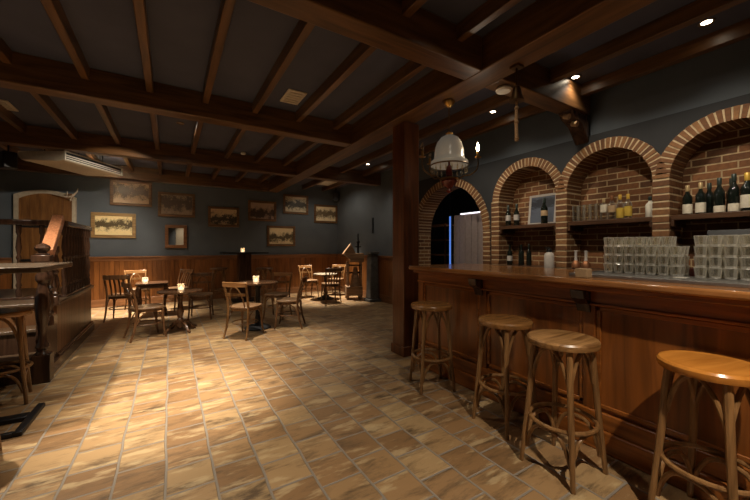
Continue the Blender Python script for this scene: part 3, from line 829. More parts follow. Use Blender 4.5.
# on the back counter
CZ = 1.0855
bottle('dark_bottle', 'black bottle at the left of the counter under the far arch shelf', (4.28, 3.16, CZ), 0.30, 0.038, 'bottle', None, True, (0.2, 0.45), 'bottles under the far shelf', labmat='cloth')
bottle('dark_bottle', 'black bottle second from left on the counter under the far shelf', (4.28, 2.97, CZ), 0.30, 0.038, 'bottle', None, False, group='bottles under the far shelf')
bottle('dark_bottle', 'slim black bottle third from left on the counter under the far shelf', (4.34, 2.89, CZ), 0.31, 0.034, 'bottle', None, False, group='bottles under the far shelf')
t = thing('pump_flask', 'whitish flask with a black pump top at the foot of the pillar', 'flask', (4.10, 2.45, CZ))
b = MB(); b.lathe([(0.055, 0), (0.058, 0.01), (0.058, 0.15), (0.05, 0.18), (0.03, 0.20)], seg=18); b.build('body', M['cloth'], t)
b = MB(); b.lathe([(0.032, 0.20), (0.032, 0.235), (0.012, 0.245), (0.012, 0.265)], seg=14); b.box(-0.09, 0.012, -0.01, 0.01, 0.245, 0.262); b.build('pump_top', M['black'], t, 0.003)
for k, w in enumerate(('left', 'right')):
    t = thing('copper_pot', w + ' one of two copper pots on the counter under the middle shelf', 'pot', (4.22, 2.185 - k * 0.115, CZ), 0, 'copper pots')
    b = MB(); b.lathe([(0.035, 0), (0.046, 0.012), (0.048, 0.06), (0.03, 0.09), (0.02, 0.10)], seg=16); b.build('belly', M['copper'], t)
    b = MB(); b.lathe([(0.018, 0.10), (0.015, 0.13), (0.015, 0.20), (0.02, 0.215), (0.014, 0.22)], seg=12); b.build('neck', M['cloth'], t)
bottle('dark_bottle', 'brown bottle with white label left of the stacked glasses', (4.12, 1.76, CZ), 0.20, 0.036, 'brownbottle', None, True, (0.15, 0.4), None)
t = thing('cash_register', 'black cash register screen on the back counter under the right shelf', 'cash register', (4.20, 0.86, CZ))
b = MB(); b.box(-0.14, 0.14, -0.2, 0.16, 0, 0.12); b.build('base', M['black'], t, 0.01)
b = MB(); b.hexa([(-0.10, -0.18, 0.125), (-0.05, -0.18, 0.115), (-0.05, 0.15, 0.115), (-0.10, 0.15, 0.125), (-0.02, -0.18, 0.42), (0.02, -0.18, 0.41), (0.02, 0.15, 0.41), (-0.02, 0.15, 0.42)]); b.build('screen', M['black'], t, 0.006)

# ------------------------------------------------------------------ bentwood bar stool
def make_stool(name, label, seatmat, H=0.80, group='bentwood bar stools'):
    t = thing(name, label, 'bar stool', (0, 0, 0), 0, group)
    b = MB()
    R = 0.198
    b.lathe([(R - 0.02, H - 0.045), (R - 0.004, H - 0.042), (R, H - 0.03), (R, H - 0.012), (R - 0.008, H - 0.002), (R - 0.02, H), (R - 0.035, H - 0.003), (R - 0.05, H - 0.002), (0.01, H - 0.004)], seg=36)
    b.build('seat', seatmat, t)
    tops = []
    for k in range(4):
        a = PI / 4 + k * PI / 2
        ca, sa = math.cos(a), math.sin(a)
        pts = [(ca * r, sa * r, z) for r, z in ((0.155, H - 0.035), (0.165, H - 0.12), (0.184, 0.45), (0.204, 0.25), (0.232, 0.0))]
        b = MB(); b.tube(pts, [0.017, 0.0175, 0.017, 0.016, 0.0135], 10); b.build('leg', M['stool'], t)
    b = MB(); b.tube(arc((0, 0, 0.30), 0.182, 0, 2 * PI - 2 * PI / 32, 31), 0.0125, 8, True); b.build('foot_ring', M['stool'], t)
    for k in range(4):
        a0 = PI / 4 + k * PI / 2; a1 = a0 + PI / 2
        for z0, z1, rr, nm in ((H - 0.27, H - 0.05, 0.170, 'upper_brace'), (0.10, 0.275, 0.204, 'lower_brace')):
            P0 = Vector((math.cos(a0), math.sin(a0), 0)) * (rr - 0.004); P1 = Vector((math.cos(a1), math.sin(a1), 0)) * (rr - 0.004)
            pts = []
            for i in range(17):
                s = i / 16
                p = P0.lerp(P1, s)
                # inverted U: rises quickly and runs under the seat
                u = abs(2 * s - 1)
                z = z0 + (z1 - z0) * (1 - u ** 3.0)
                if nm == 'upper_brace':
                    # sagging middle left open: two quarter bows meeting under the seat
                    z = z0 + (z1 - z0) * (1 - u ** 2.0)
                p = p * (1 + 0.10 * (1 - u * u))
                pts.append((p.x, p.y, z))
            b = MB(); b.tube(pts, 0.0115, 8); b.build(nm, M['stool'], t)
    return t
s1 = make_stool('bar_stool', 'farthest of the four bar stools along the counter, beside the column', M['stoolSeat'])
s1.location = (2.17, 2.48, 0); s1.rotation_euler = (0, 0, math.radians(-20))
s2 = dup(s1, (2.19, 1.66, 0), math.radians(-4), 'second bar stool from the column, dull brown seat')
s3 = make_stool('bar_stool', 'bar stool with a worn scratched seat, second nearest to the camera', M['oldSeat'])
s3.location = (2.055, 1.145, 0); s3.rotation_euler = (0, 0, math.radians(-3))
s4 = make_stool('bar_stool', 'nearest bar stool with a honey coloured shiny seat at the right edge', M['goldSeat'])
s4.location = (2.205, 0.52, 0); s4.rotation_euler = (0, 0, math.radians(-12))
s5 = dup(s1, (-1.24, 4.14, 0), math.radians(10), 'bar stool with tan seat under the high slab table at the left edge')
s6 = dup(s1, (-1.13, 3.03, 0), math.radians(0), 'mostly cropped bar stool at the lower left photo edge')
for st, loc, lab in ((make_stool('tall_stool', 'dark tall stool left of the high table by the back wall', M['chair'], 0.84, 'stools at the back high table'), (1.02, 9.0, 0), None),):
    st.location = loc
    dup(st, (1.98, 8.42, 0), 0.4, 'dark tall stool right of the high table by the back wall')

# ------------------------------------------------------------------ chairs (face +Y locally)
def make_chair(name, label, rail_mat, seat_mat, wood_mat, style='slat', group='cafe chairs'):
    t = thing(name, label, 'chair', (0, 0, 0), 0, group)
    b = MB()
    poly = []
    for k in range(32):
        a = 2 * PI * k / 32
        ca, sa = math.cos(a), math.sin(a)
        e = 0.55
        x = math.copysign(abs(ca) ** e, ca) * 0.205; y = math.copysign(abs(sa) ** e, sa) * 0.20
        x *= 1.0 + 0.05 * (y / 0.2)
        poly.append((x, y))
    b.prism(poly, 0.44, 0.468)
    b.build('seat', seat_mat, t, 0.008)
    b = MB()
    b.prism([(x * 0.9, y * 0.9) for x, y in poly], 0.405, 0.44)
    b.build('apron', wood_mat, t)
    for s in (-1, 1):
        b = MB(); b.tube([(s * 0.165, 0.155, 0.43), (s * 0.17, 0.16, 0.3), (s * 0.178, 0.172, 0.12), (s * 0.19, 0.195, 0)], [0.019, 0.018, 0.0155, 0.0125], 8); b.build('front_leg', wood_mat, t)
        b = MB(); b.tube([(s * 0.19, -0.25, 0), (s * 0.178, -0.20, 0.16), (s * 0.172, -0.175, 0.34), (s * 0.170, -0.172, 0.46), (s * 0.174, -0.19, 0.60), (s * 0.182, -0.225, 0.72), (s * 0.19, -0.262, 0.83)],
                         [0.0135, 0.016, 0.018, 0.018, 0.017, 0.016, 0.0145], 8); b.build('back_leg', wood_mat, t)
    # top rail, bowed backwards
    pts = [(0.215 * math.sin(a), -0.262 - 0.055 * math.cos(a * 1.15) + 0.02, 0.805) for a in [(-1 + 2 * i / 12) * 1.25 for i in range(13)]]
    b = MB(); b.ribbon(pts, 0.085 if style == 'slat' else 0.07, 0.022); b.build('top_rail', rail_mat, t, 0.008)
    if style == 'slat':
        for x in (-0.10, -0.035, 0.035, 0.10):
            b = MB(); b.ribbon([(x - 0.011, -0.205, 0.62), (x + 0.011, -0.205, 0.62)], 0.001, 0.01)
            b = MB()
            n = 6
            vs = []
            for i in range(n + 1):
                s = i / n
                z = 0.46 + 0.32 * s
                y = -0.165 - 0.03 * s - 0.085 * s * s
                vs += [(x - 0.013, y - 0.005, z), (x + 0.013, y - 0.005, z), (x + 0.013, y + 0.005, z), (x - 0.013, y + 0.005, z)]
            fs = [(0, 1, 2, 3), tuple(4 * n + k for k in (3, 2, 1, 0))]
            for i in range(n):
                for k in range(4):
                    k2 = (k + 1) % 4
                    fs.append((4 * i + k, 4 * i + k2, 4 * i + 4 + k2, 4 * i + 4 + k))
            b.add(vs, fs); b.build('back_slat', wood_mat, t)
    else:
        # bent inner loop of a bentwood back
        pts = [(0.115 * math.cos(a), -0.175 - 0.10 * max(0, (0.47 + 0.30 * math.sin(a) - 0.46) / 0.33), 0.47 + 0.30 * math.sin(a)) for a in [PI * i / 16 for i in range(17)]]
        b = MB(); b.tube(pts, 0.010, 7); b.build('back_loop', wood_mat, t)
        b = MB(); b.ribbon([(0.18 * math.sin(a), -0.225 - 0.03 * math.cos(a), 0.655) for a in [(-1 + 2 * i / 8) * 1.2 for i in range(9)]], 0.04, 0.016); b.build('cross_rail', wood_mat, t)
    # curved brackets under the seat
    for s in (-1, 1):
        b = MB(); b.tube([(s * 0.166, 0.163, 0.24), (s * 0.15, 0.165, 0.33), (s * 0.11, 0.168, 0.385), (s * 0.04, 0.17, 0.405)], 0.009, 6); b.build('front_bracket', wood_mat, t)
        b = MB(); b.tube([(s * 0.172, 0.155, 0.24), (s * 0.172, 0.13, 0.34), (s * 0.172, 0.07, 0.40), (s * 0.172, -0.05, 0.40), (s * 0.172, -0.12, 0.35), (s * 0.174, -0.17, 0.24)], 0.009, 6); b.build('side_bracket', wood_mat, t)
    b = MB(); b.tube(arc((0, -0.01, 0.215), 0.185, 0.1, 2 * PI - 0.1, 28), 0.009, 6, True); b.build('stretcher_ring', wood_mat, t)
    return t
def face(o, x, y, dx, dy):
    o.location = (x, y, 0); o.rotation_euler = (0, 0, math.atan2(dy, dx) - PI / 2)
c3 = make_chair('cafe_chair', 'nearest left chair, its seat turned towards the round pedestal table', M['chair'], M['chairSeat'], M['chair'], 'loop')
face(c3, -0.29, 6.05, 0.95, 0.29)
c1 = make_chair('cafe_chair', 'dark slat back chair beside the platform, farthest left of all', M['chair'], M['chairSeat'], M['chair'], 'slat')
face(c1, -0.77, 7.80, 0.20, 0.98)
c5 = make_chair('cafe_chair', 'orange brown chair seen from behind at the middle table', M['chairLight'], M['chairSeat'], M['stool'], 'loop')
face(c5, 0.98, 5.37, 0.72, 0.70)
def putc(src, x, y, dx, dy, label):
    return dup(src, (x, y, 0), math.atan2(dy, dx) - PI / 2, label)
c2 = putc(c5, -0.58, 8.74, 0.25, -0.96, 'chair with an orange top rail behind the small square table')
c4 = putc(c1, 0.12, 8.48, -0.8, -0.6, 'dark chair between the square table and the back wall')
c4b = putc(c3, 0.50, 7.12, -0.18, -0.98, 'chair on the far right side of the round pedestal table, facing it')
c6 = putc(c1, 1.72, 5.60, -0.89, 0.46, 'dark slat back chair at the right side of the middle table')
c7 = putc(c5, 1.75, 6.42, -0.62, -0.78, 'orange backed chair behind the middle table')
c9 = putc(c5, 3.20, 8.60, 0.1, -1.0, 'pale topped chair left of the far right white topped table')
c10 = putc(c1, 3.36, 7.55, 0.12, 1.0, 'dark slat chair in front of the far right white topped table')
c11 = putc(c5, 3.98, 8.58, -0.72, -0.7, 'light brown chair right of the far table, near the corner')

# ------------------------------------------------------------------ tables
def candle(loc, label):
    t = thing('candle_jar', label, 'candle', loc, 0, 'tea lights in glass jars')
    b = MB(); b.lathe([(0.042, 0), (0.046, 0.004), (0.048, 0.100), (0.047, 0.102), (0.044, 0.100), (0.042, 0.008), (0.002, 0.006)], seg=18); b.build('jar', M['candleglass'], t)
    b = MB(); b.lathe([(0.036, 0.009), (0.037, 0.012), (0.037, 0.045), (0.032, 0.047)], seg=16); b.build('wax', M['wax'], t)
    b = MB(); b.lathe([(0.001, 0.048), (0.006, 0.055), (0.004, 0.066), (0.0008, 0.076)], seg=8); b.build('flame', M['flame'], t)
    l = bpy.data.lights.new('candle_glow', 'POINT'); l.energy = 0.35; l.color = (1, 0.62, 0.3); l.shadow_soft_size = 0.02
    o = bpy.data.objects.new('candle_glow', l); COL.objects.link(o); o.location = (loc[0], loc[1], loc[2] + 0.12)
    return t
# small square table with curved legs
TH = 0.64
t = thing('square_table', 'small square dark table with chunky curved legs near the platform', 'table', (-0.30, 8.06, 0), 0.0)
b = MB(); b.box(-0.27, 0.27, -0.27, 0.27, TH - 0.03, TH); b.build('tabletop', M['table'], t, 0.006)
b = MB(); b.box(-0.23, 0.23, -0.23, 0.23, TH - 0.10, TH - 0.03); b.build('apron', M['table'], t, 0.004)
for sx in (-1, 1):
    for sy in (-1, 1):
        b = MB(); b.tube([(sx * 0.215, sy * 0.215, TH - 0.05), (sx * 0.24, sy * 0.24, TH - 0.17), (sx * 0.215, sy * 0.215, 0.30), (sx * 0.205, sy * 0.205, 0.12), (sx * 0.23, sy * 0.23, 0.0)], [0.034, 0.038, 0.026, 0.02, 0.026], 8); b.build('leg', M['table'], t)
candle((-0.42, 8.04, TH + 0.0005), 'lit candle jar on the small square table')
# round pedestal table with tripod feet
def pedestal_table(x, y, H, R, label, mat, ironbase=False):
    t = thing('round_table', label, 'table', (x, y, 0))
    b = MB(); b.lathe([(R - 0.02, H - 0.03), (R - 0.004, H - 0.026), (R, H - 0.016), (R - 0.003, H - 0.003), (R - 0.012, H), (0.01, H)], seg=40); b.build('tabletop', mat, t)
    b = MB()
    if ironbase:
        b.lathe([(0.045, 0.10), (0.05, 0.16), (0.038, 0.22), (0.036, H - 0.12), (0.05, H - 0.08), (0.09, H - 0.03)], seg=18); b.build('pedestal', M['iron'], t)
        b = MB(); b.lathe([(0.21, 0), (0.215, 0.015), (0.19, 0.035), (0.13, 0.055), (0.08, 0.085), (0.05, 0.11)], seg=30); b.build('base', M['iron'], t)
    else:
        b.lathe([(0.03, 0.06), (0.055, 0.09), (0.065, 0.14), (0.05, 0.19), (0.032, 0.22), (0.045, 0.26), (0.052, 0.32), (0.04, 0.40), (0.03, H - 0.16), (0.045, H - 0.12), (0.035, H - 0.08), (0.11, H - 0.03)], seg=18); b.build('pedestal', M['table'], t)
        for k in range(4):
            a = k * PI / 2 + 0.5
            ca, sa = math.cos(a), math.sin(a)
            b = MB(); b.tube([(ca * r, sa * r, z) for r, z in ((0.03, 0.16), (0.10, 0.15), (0.17, 0.09), (0.215, 0.035), (0.255, 0.02))], [0.022, 0.024, 0.022, 0.018, 0.02], 8); b.build('foot', M['table'], t)
    return t
pedestal_table(0.14, 6.18, 0.66, 0.32, 'round dark wooden pedestal table in the left seating group', M['table'])
candle((0.15, 6.16, 0.6605), 'lit candle jar on the round pedestal table at left')
pedestal_table(1.25, 5.77, 0.77, 0.33, 'round table on a heavy black iron base in the middle', M['table'], True)
candle((1.21, 5.72, 0.7705), 'lit candle jar on the iron based middle table')
pedestal_table(3.45, 8.08, 0.66, 0.31, 'small pale topped round table in the far right corner', M['paleTable'], True)
# high table at the back wall
t = thing('high_table', 'dark high table with a thin top against the back wall', 'table', (1.60, 8.92, 0))
b = MB(); b.box(-0.53, 0.53, -0.32, 0.32, 1.185, 1.22); b.build('tabletop', M['iron'], t, 0.006)
b = MB(); b.box(-0.15, 0.15, -0.12, 0.12, 0.03, 1.185); b.build('pedestal', M['darkwood'], t, 0.01)
b = MB(); b.box(-0.30, 0.30, -0.25, 0.25, 0, 0.03); b.build('base_plate', M['iron'], t, 0.006)
candle((1.55, 8.85, 1.2205), 'lit candle jar on the high table by the back wall')
# slab table at left
t = thing('slab_table', 'high slab table with a dull grey brown top at the left edge', 'table', (-1.2, 3.72, 0))
b = MB(); b.box(-1.2, 0.37, -0.25, 0.72, 1.155, 1.20); b.build('tabletop', M['slab'], t, 0.006)
for x in (0.0, -0.85):
    b = MB(); b.box(x - 0.28, x - 0.23, -0.37, 0.16, 0, 0.035); b.box(x + 0.25, x + 0.30, -0.37, 0.16, 0, 0.035); b.box(x - 0.23, x + 0.25, -0.37, -0.33, 0, 0.035); b.box(x - 0.23, x + 0.25, -0.10, 0.0, 0, 0.035); b.build('base_frame', M['iron'], t, 0.006)
    b = MB(); b.lathe([(0.045, 0.035), (0.045, 1.10), (0.13, 1.155)], (x, -0.05, 0), 16); b.build('pedestal', M['iron'], t)

# ------------------------------------------------------------------ platform, stairs, balustrade
PX, PZ = -1.07, 0.73
t = thing('seating_platform', 'raised dark wooden platform with panelled side and steps at left', 'platform', (-2.0, 6.0, 0))
def lp(x, y, z): return (x + 2.0, y - 6.0, z)
b = MB(); b.box(XL + 2.0 + 0.01, PX + 2.0 - 0.02, 5.10 - 6, 7.02 - 6, 0, PZ - 0.04); b.build('side_panel', M['darkpanel'], t)
b = MB(); b.box(XL + 2.0 + 0.01, PX + 2.0 + 0.015, 5.07 - 6, 7.04 - 6, PZ - 0.04, PZ); b.build('deck', M['tread'], t, 0.008)
b = MB(); b.box(PX + 2 - 0.02, PX + 2.0 + 0.02, 4.72 - 6, 7.04 - 6, 0, 0.12); b.box(PX + 2 - 0.02, PX + 2.0 + 0.008, 5.08 - 6, 7.03 - 6, 0.12, 0.15); b.build('plinth', M['darkwood'], t, 0.006)
b = MB(); b.box(PX + 2 - 0.10, PX + 2.0 - 0.015, 4.72 - 6, 5.10 - 6, 0, 0.60); b.build('stair_string', M['darkwood'], t, 0.006)
for k, (z, y0, y1) in enumerate(((0.243, 4.62, 4.87), (0.487, 4.85, 5.11))):
    b = MB(); b.box(XL + 2.0 + 0.01, PX + 2 - 0.10, y0 - 6, 5.10 - 6, z - 0.035, z); b.build('tread', M['tread'], t, 0.006)
    b = MB(); b.box(XL + 2.0 + 0.01, PX + 2 - 0.10, y0 + 0.02 - 6, 5.10 - 6, z - 0.243, z - 0.035); b.build('riser', M['darkwood'], t)
RZ = 1.66
t = thing('balustrade', 'black brown turned balustrade with newel post around the platform', 'balustrade', (-1.12, 5.55, 0))
def bl(z0, z1, r=0.029):
    h = z1 - z0
    return [(r * 0.9, z0), (r * 0.9, z0 + 0.12 * h), (r * 0.55, z0 + 0.15 * h), (r * 0.95, z0 + 0.19 * h), (r * 0.6, z0 + 0.23 * h), (r * 1.0, z0 + 0.34 * h), (r * 0.75, z0 + 0.46 * h), (r * 0.45, z0 + 0.52 * h),
            (r * 0.9, z0 + 0.56 * h), (r * 0.5, z0 + 0.60 * h), (r * 0.95, z0 + 0.70 * h), (r * 0.7, z0 + 0.80 * h), (r * 0.5, z0 + 0.86 * h), (r * 0.9, z0 + 0.9 * h), (r * 0.9, z1)]
b0 = MB(); b0.lathe(bl(PZ, RZ - 0.05), seg=12); proto = b0.build('baluster', M['darkwood'], t)
proto.location = (0.0, 0.0, 0)
spots = [(0.0, 0.158 * k, 0) for k in range(1, 10)] + [(-0.20 * k, 0.0, 0) for k in range(1, 9)]
for s in spots:
    c = proto.copy(); COL.objects.link(c); c.parent = t; c.location = s
b = MB(); b.box(-0.045, 0.045, -0.045, 1.47, RZ - 0.05, RZ + 0.015); b.build('top_rail', M['darkwood'], t, 0.012)
b = MB(); b.box(-1.75, -0.045, -0.045, 0.045, RZ - 0.05, RZ + 0.015); b.build('cross_rail', M['darkwood'], t, 0.012)
b = MB(); b.box(-0.035, 0.035, -0.035, 1.46, PZ, PZ + 0.03); b.box(-1.75, -0.035, -0.035, 0.035, PZ, PZ + 0.03); b.build('bottom_rail', M['darkwood'], t, 0.006)
# newel at the stair foot
NX, NY = 0.03, 4.60 - 5.55
nb = MB(); nb.box(NX - 0.07, NX + 0.07, NY - 0.07, NY + 0.07, 0, 0.28)
nb.lathe([(0.06, 0.28), (0.04, 0.31), (0.058, 0.35), (0.035, 0.40), (0.032, 0.50), (0.05, 0.62), (0.06, 0.74), (0.058, 0.86), (0.036, 0.96), (0.036, 0.99), (0.055, 1.02), (0.055, 1.06), (0.042, 1.09), (0.042, 1.18), (0.07, 1.21)], (NX, NY, 0), 18)
nb.box(NX - 0.07, NX + 0.07, NY - 0.07, NY + 0.07, 1.20, 1.27)
no = nb.build('newel_post', M['darkwood'], t, 0.006)
b = MB(); b.lathe([(0.05, 1.27), (0.058, 1.28), (0.03, 1.295), (0.052, 1.315), (0.062, 1.34), (0.052, 1.365), (0.02, 1.385), (0.005, 1.39)], (NX, NY, 0), 18); b.build('ball_finial', M['darkwood'], no)
# short baluster under the stair rail
b = MB(); b.lathe(bl(0.52, 1.22, 0.04), (0.03, -0.72, 0), 12); b.build('stair_baluster', M['darkwood'], t)
b = MB(); b.lathe(bl(0.70, 1.36, 0.04), (0.02, -0.47, 0), 12); b.build('stair_baluster', M['darkwood'], t)
# sloping hand rail
b = MB()
p0, p1 = Vector((0.035, -0.84, 1.28)), Vector((-0.04, -0.05, 1.70))
w = Vector((0.052, 0, 0)); up = Vector((0, -0.02, 0.045))
b.hexa([p0 - w - up, p0 + w - up, p1 + w - up, p1 - w - up, p0 - w + up, p0 + w + up, p1 + w + up, p1 - w + up])
b.build('stair_handrail', M['hand'], t, 0.01)['label'] = 'sloping reddish handrail'

# ------------------------------------------------------------------ door at the back, platform side
t = MB()
x0, x1, zt = -2.62, -1.80, 2.34
def arch_top(x): 
    c = (x0 + x1) / 2; w = (x1 - x0) / 2
    return zt + 0.13 * (1 - ((x - c) / w) ** 2)
N = 14
d = MB()
pts = [(x0, 0)] + [(x0 + (x1 - x0) * i / N, arch_top(x0 + (x1 - x0) * i / N)) for i in range(N + 1)] + [(x1, 0)]
n = len(pts)
vs = [(p[0], YB - 0.03, p[1]) for p in pts] + [(p[0], YB, p[1]) for p in pts]
d.add(vs, [tuple(range(n)), tuple(reversed(range(n, 2 * n)))] + [(i, (i + 1) % n, n + (i + 1) % n, n + i) for i in range(n)])
door = struct(d.build('door_1', M['doorwood']))
c = MB()
path_o = [(x0 - 0.07, 0)] + [(x0 - 0.07 + (x1 - x0 + 0.14) * i / N, arch_top(x0 + (x1 - x0) * i / N) + 0.075) for i in range(N + 1)] + [(x1 + 0.07, 0)]
for i in range(len(pts) - 1):
    a, b_, oa, ob = pts[i], pts[i + 1], path_o[i], path_o[i + 1]
    if i == 0: a, b_, oa, ob = (x0, 0), (x0, arch_top(x0)), (x0 - 0.07, 0), path_o[1]
    c.hexa([(a[0], YB - 0.06, a[1]), (b_[0], YB - 0.06, b_[1]), (b_[0], YB, b_[1]), (a[0], YB, a[1]),
            (oa[0], YB - 0.06, oa[1]), (ob[0], YB - 0.06, ob[1]), (ob[0], YB, ob[1]), (oa[0], YB, oa[1])])
c.build('door_casing', M['casing'], door)
for z in (1.75, 1.05):
    c = MB(); c.box(x0 + 0.03, x0 + 0.45, YB - 0.045, YB - 0.03, z, z + 0.05); c.build('strap_hinge', M['iron'], door, 0.004)
c = MB(); c.box(x1 - 0.10, x1 - 0.06, YB - 0.07, YB - 0.03, 1.25, 1.40); c.build('door_handle', M['iron'], door, 0.004)
for k in range(1, 5):
    c = MB(); xx = x0 + (x1 - x0) * k / 5; c.box(xx - 0.006, xx + 0.006, YB - 0.036, YB - 0.03, 0.05, 2.34); c.build('batten', M['doorwood'], door)
b = MB(); b.box(0.28, 0.98, YN, YN + 0.04, 0, 2.6); d2 = struct(b.build('mirror_fill_panel', M['casing']))  # unseen pale panel added so the mirror has something bright to reflect
b = MB(); b.box(0.34, 0.38, YN + 0.04, YN + 0.09, 1.0, 1.15); b.build('door_handle', M['iron'], d2, 0.004)  # handle of the added panel
# antler like ornament on the casing
t = thing('antler_ornament', 'pale forked antler mounted on the upper right of the door arch', 'antler', (-1.83, YB - 0.06, 2.44))
b = MB(); b.tube([(-0.26, -0.05, 0.02), (-0.16, -0.08, 0.0), (-0.05, -0.08, -0.03), (0.05, -0.06, 0.0), (0.12, -0.05, 0.10), (0.14, -0.06, 0.17)], [0.010, 0.016, 0.022, 0.022, 0.016, 0.006], 8)
b.build('main_beam', M['bone'], t)
for pp in ([(-0.05, -0.08, -0.03), (-0.02, -0.12, 0.05), (-0.02, -0.13, 0.09)], [(0.05, -0.06, 0.0), (0.02, -0.09, -0.08), (0.02, -0.1, -0.12)], [(-0.16, -0.08, 0.0), (-0.20, -0.10, 0.07)]):
    b = MB(); b.tube(pp, [0.015, 0.011, 0.005][:len(pp)] if len(pp) == 3 else [0.013, 0.005], 8); b.build('tine', M['bone'], t)
b = MB(); b.box(-0.05, 0.05, -0.06, 0.0, -0.07, 0.05); b.build('mount', M['frame'], t, 0.006)

# ------------------------------------------------------------------ pictures on the back wall
def wpt(u, v, Y=YB):
    q = (u - 375) / 333.6
    sy, cy = math.sin(YAW), math.cos(YAW)
    X = (q * cy * Y + sy * Y) / (cy - q * sy)
    z = sy * X + cy * Y
    return X, CAM_H + (247 - v) / 333.6 * z
SEP_D = (0.05, 0.032, 0.016); SEP_L = (0.62, 0.45, 0.25)
pics = [
    (110, 152, 181, 206, 'frame', 'wide framed street scene, upper left of the wall beside the air conditioner', 1.0, (0.10, 0.06, 0.04), (0.50, 0.36, 0.22), 0.62),
    (91, 136, 213, 238, 'gilt', 'gilt framed sepia tree avenue, lowest left picture on the back wall', 2.0, (0.10, 0.07, 0.03), (0.80, 0.58, 0.30), 0.55),
    (158, 195, 193, 217, 'frame', 'framed dull print directly above the small mirror', 3.0, (0.09, 0.065, 0.05), (0.32, 0.24, 0.17), 0.6),
    (208, 239, 207, 227, 'frame', 'framed busy village print to the right of the mirror', 4.1, (0.04, 0.03, 0.02), (0.48, 0.35, 0.20), 0.35),
    (248, 276, 201, 221, 'frame', 'framed brownish print above left of the lower right picture', 5.2, (0.07, 0.045, 0.035), (0.36, 0.26, 0.19), 0.35),
    (283, 308, 195, 214, 'frame', 'highest framed print near the right end of the back wall', 6.4, (0.06, 0.05, 0.03), (0.50, 0.42, 0.28), 0.5),
    (267, 295, 226, 246, 'frame', 'framed sepia row of trees, lowest picture on the right side', 7.7, (0.10, 0.075, 0.04), (0.60, 0.48, 0.28), 0.42),
    (314, 337, 205, 223, 'frame', 'rightmost framed pale landscape print on the back wall', 8.3, (0.16, 0.11, 0.06), (0.66, 0.54, 0.34), 0.5),
]
for i, (u0, u1, v0, v1, fm, lab, seed, dk, lt, hz) in enumerate(pics):
    uc, vc = (u0 + u1) / 2, (v0 + v1) / 2
    xa, _ = wpt(u0, vc); xb, _ = wpt(u1, vc)
    _, za = wpt(uc, v1); _, zb = wpt(uc, v0)
    cx, cz, w, h = (xa + xb) / 2, (za + zb) / 2, (xb - xa) / 2, (zb - za) / 2
    t = thing('framed_picture', lab, 'picture', (cx, YB, cz), 0, 'framed pictures on the back wall')
    f = 0.062 if fm == 'frame' else 0.07
    b = MB(); y0, y1 = -0.035, 0.0
    b.box(-w, w, y0, y1, -h, -h + f); b.box(-w, w, y0, y1, h - f, h); b.box(-w, -w + f, y0, y1, -h + f, h - f); b.box(w - f, w, y0, y1, -h + f, h - f)
    b.build('frame', M[fm], t, 0.006)
    b = MB(); b.box(-w + f, w - f, -0.016, -0.002, -h + f, h - f)
    b.build('print', picture_mat('print_%d' % i, seed, dk, lt, hz, (-0.75, -1.0, -0.6, -0.7, -0.8, -0.8, -1.0, -0.95)[i]), t)
xa, _ = wpt(165, 236); xb, _ = wpt(187, 236); _, za = wpt(176, 248); _, zb = wpt(176, 225)
cx, cz, w, h = (xa + xb) / 2, (za + zb) / 2, (xb - xa) / 2, (zb - za) / 2
t = thing('wall_mirror', 'small brown framed mirror hanging under the dull print', 'mirror', (cx, YB, cz))
b = MB(); f = 0.075
b.box(-w, w, -0.04, 0, -h, -h + f); b.box(-w, w, -0.04, 0, h - f, h); b.box(-w, -w + f, -0.04, 0, -h + f, h - f); b.box(w - f, w, -0.04, 0, -h + f, h - f)
b.build('frame', M['trimX'], t, 0.01)
b = MB(); b.box(-w + f, w - f, -0.015, -0.002, -h + f, h - f); b.build('mirror_glass', M['mirror'], t)

# ------------------------------------------------------------------ far right corner curios
t = thing('old_press', 'old wooden press with crate base and slanting hopper in the right corner', 'press', (4.10, 7.72, 0), math.radians(-20))
b = MB(); b.box(-0.22, 0.20, -0.2, 0.2, 0.10, 0.34); b.build('crate', M['rustic'], t, 0.008)
for sx in (-0.18, 0.16):
    for sy in (-0.16, 0.16):
        b = MB(); b.box(sx - 0.03, sx + 0.03, sy - 0.03, sy + 0.03, 0, 0.10); b.build('foot', M['rustic'], t)
for sx in (-0.17, 0.17):
    for sy in (-0.12, 0.12):
        b = MB(); b.box(sx - 0.022, sx + 0.022, sy - 0.022, sy + 0.022, 0.34, 0.98); b.build('upright', M['rustic'], t, 0.004)
b = MB(); b.lathe([(0.15, 0.34), (0.13, 0.42), (0.125, 0.44), (0.10, 0.56), (0.075, 0.66), (0.07, 0.70), (0.05, 0.80), (0.03, 0.84)], (0.03, 0, 0), 16); b.build('cone', M['rustic'], t)
b = MB(); b.box(-0.20, 0.20, -0.015, 0.015, 0.66, 0.70); b.box(-0.20, 0.20, -0.14, -0.11, 0.86, 0.90); b.build('cross_bar', M['darkwood'], t, 0.004)
b = MB(); b.box(-0.12, 0.24, -0.15, 0.15, 0.96, 1.19); b.build('upper_box', M['rustic'], t, 0.008)
b = MB(); b.hexa([(-0.30, -0.13, 1.17), (-0.10, -0.13, 1.03), (-0.10, 0.13, 1.03), (-0.30, 0.13, 1.17), (-0.10, -0.13, 1.44), (0.03, -0.13, 1.19), (0.03, 0.13, 1.19), (-0.10, 0.13, 1.44)]); b.build('hopper', M['rustic'], t, 0.008)
b = MB(); b.lathe([(0.03, 1.19), (0.03, 1.44), (0.045, 1.46), (0.045, 1.50), (0.022, 1.53), (0.02, 1.66), (0.012, 1.70)], (0.10, -0.05, 0), 10); b.box(0.02, 0.18, -0.06, -0.04, 1.34, 1.37); b.build('screw_rod', M['iron'], t)
t = thing('stone_pillar', 'grey waist high stone pillar beside the old wooden press', 'pillar', (4.30, 7.12, 0))
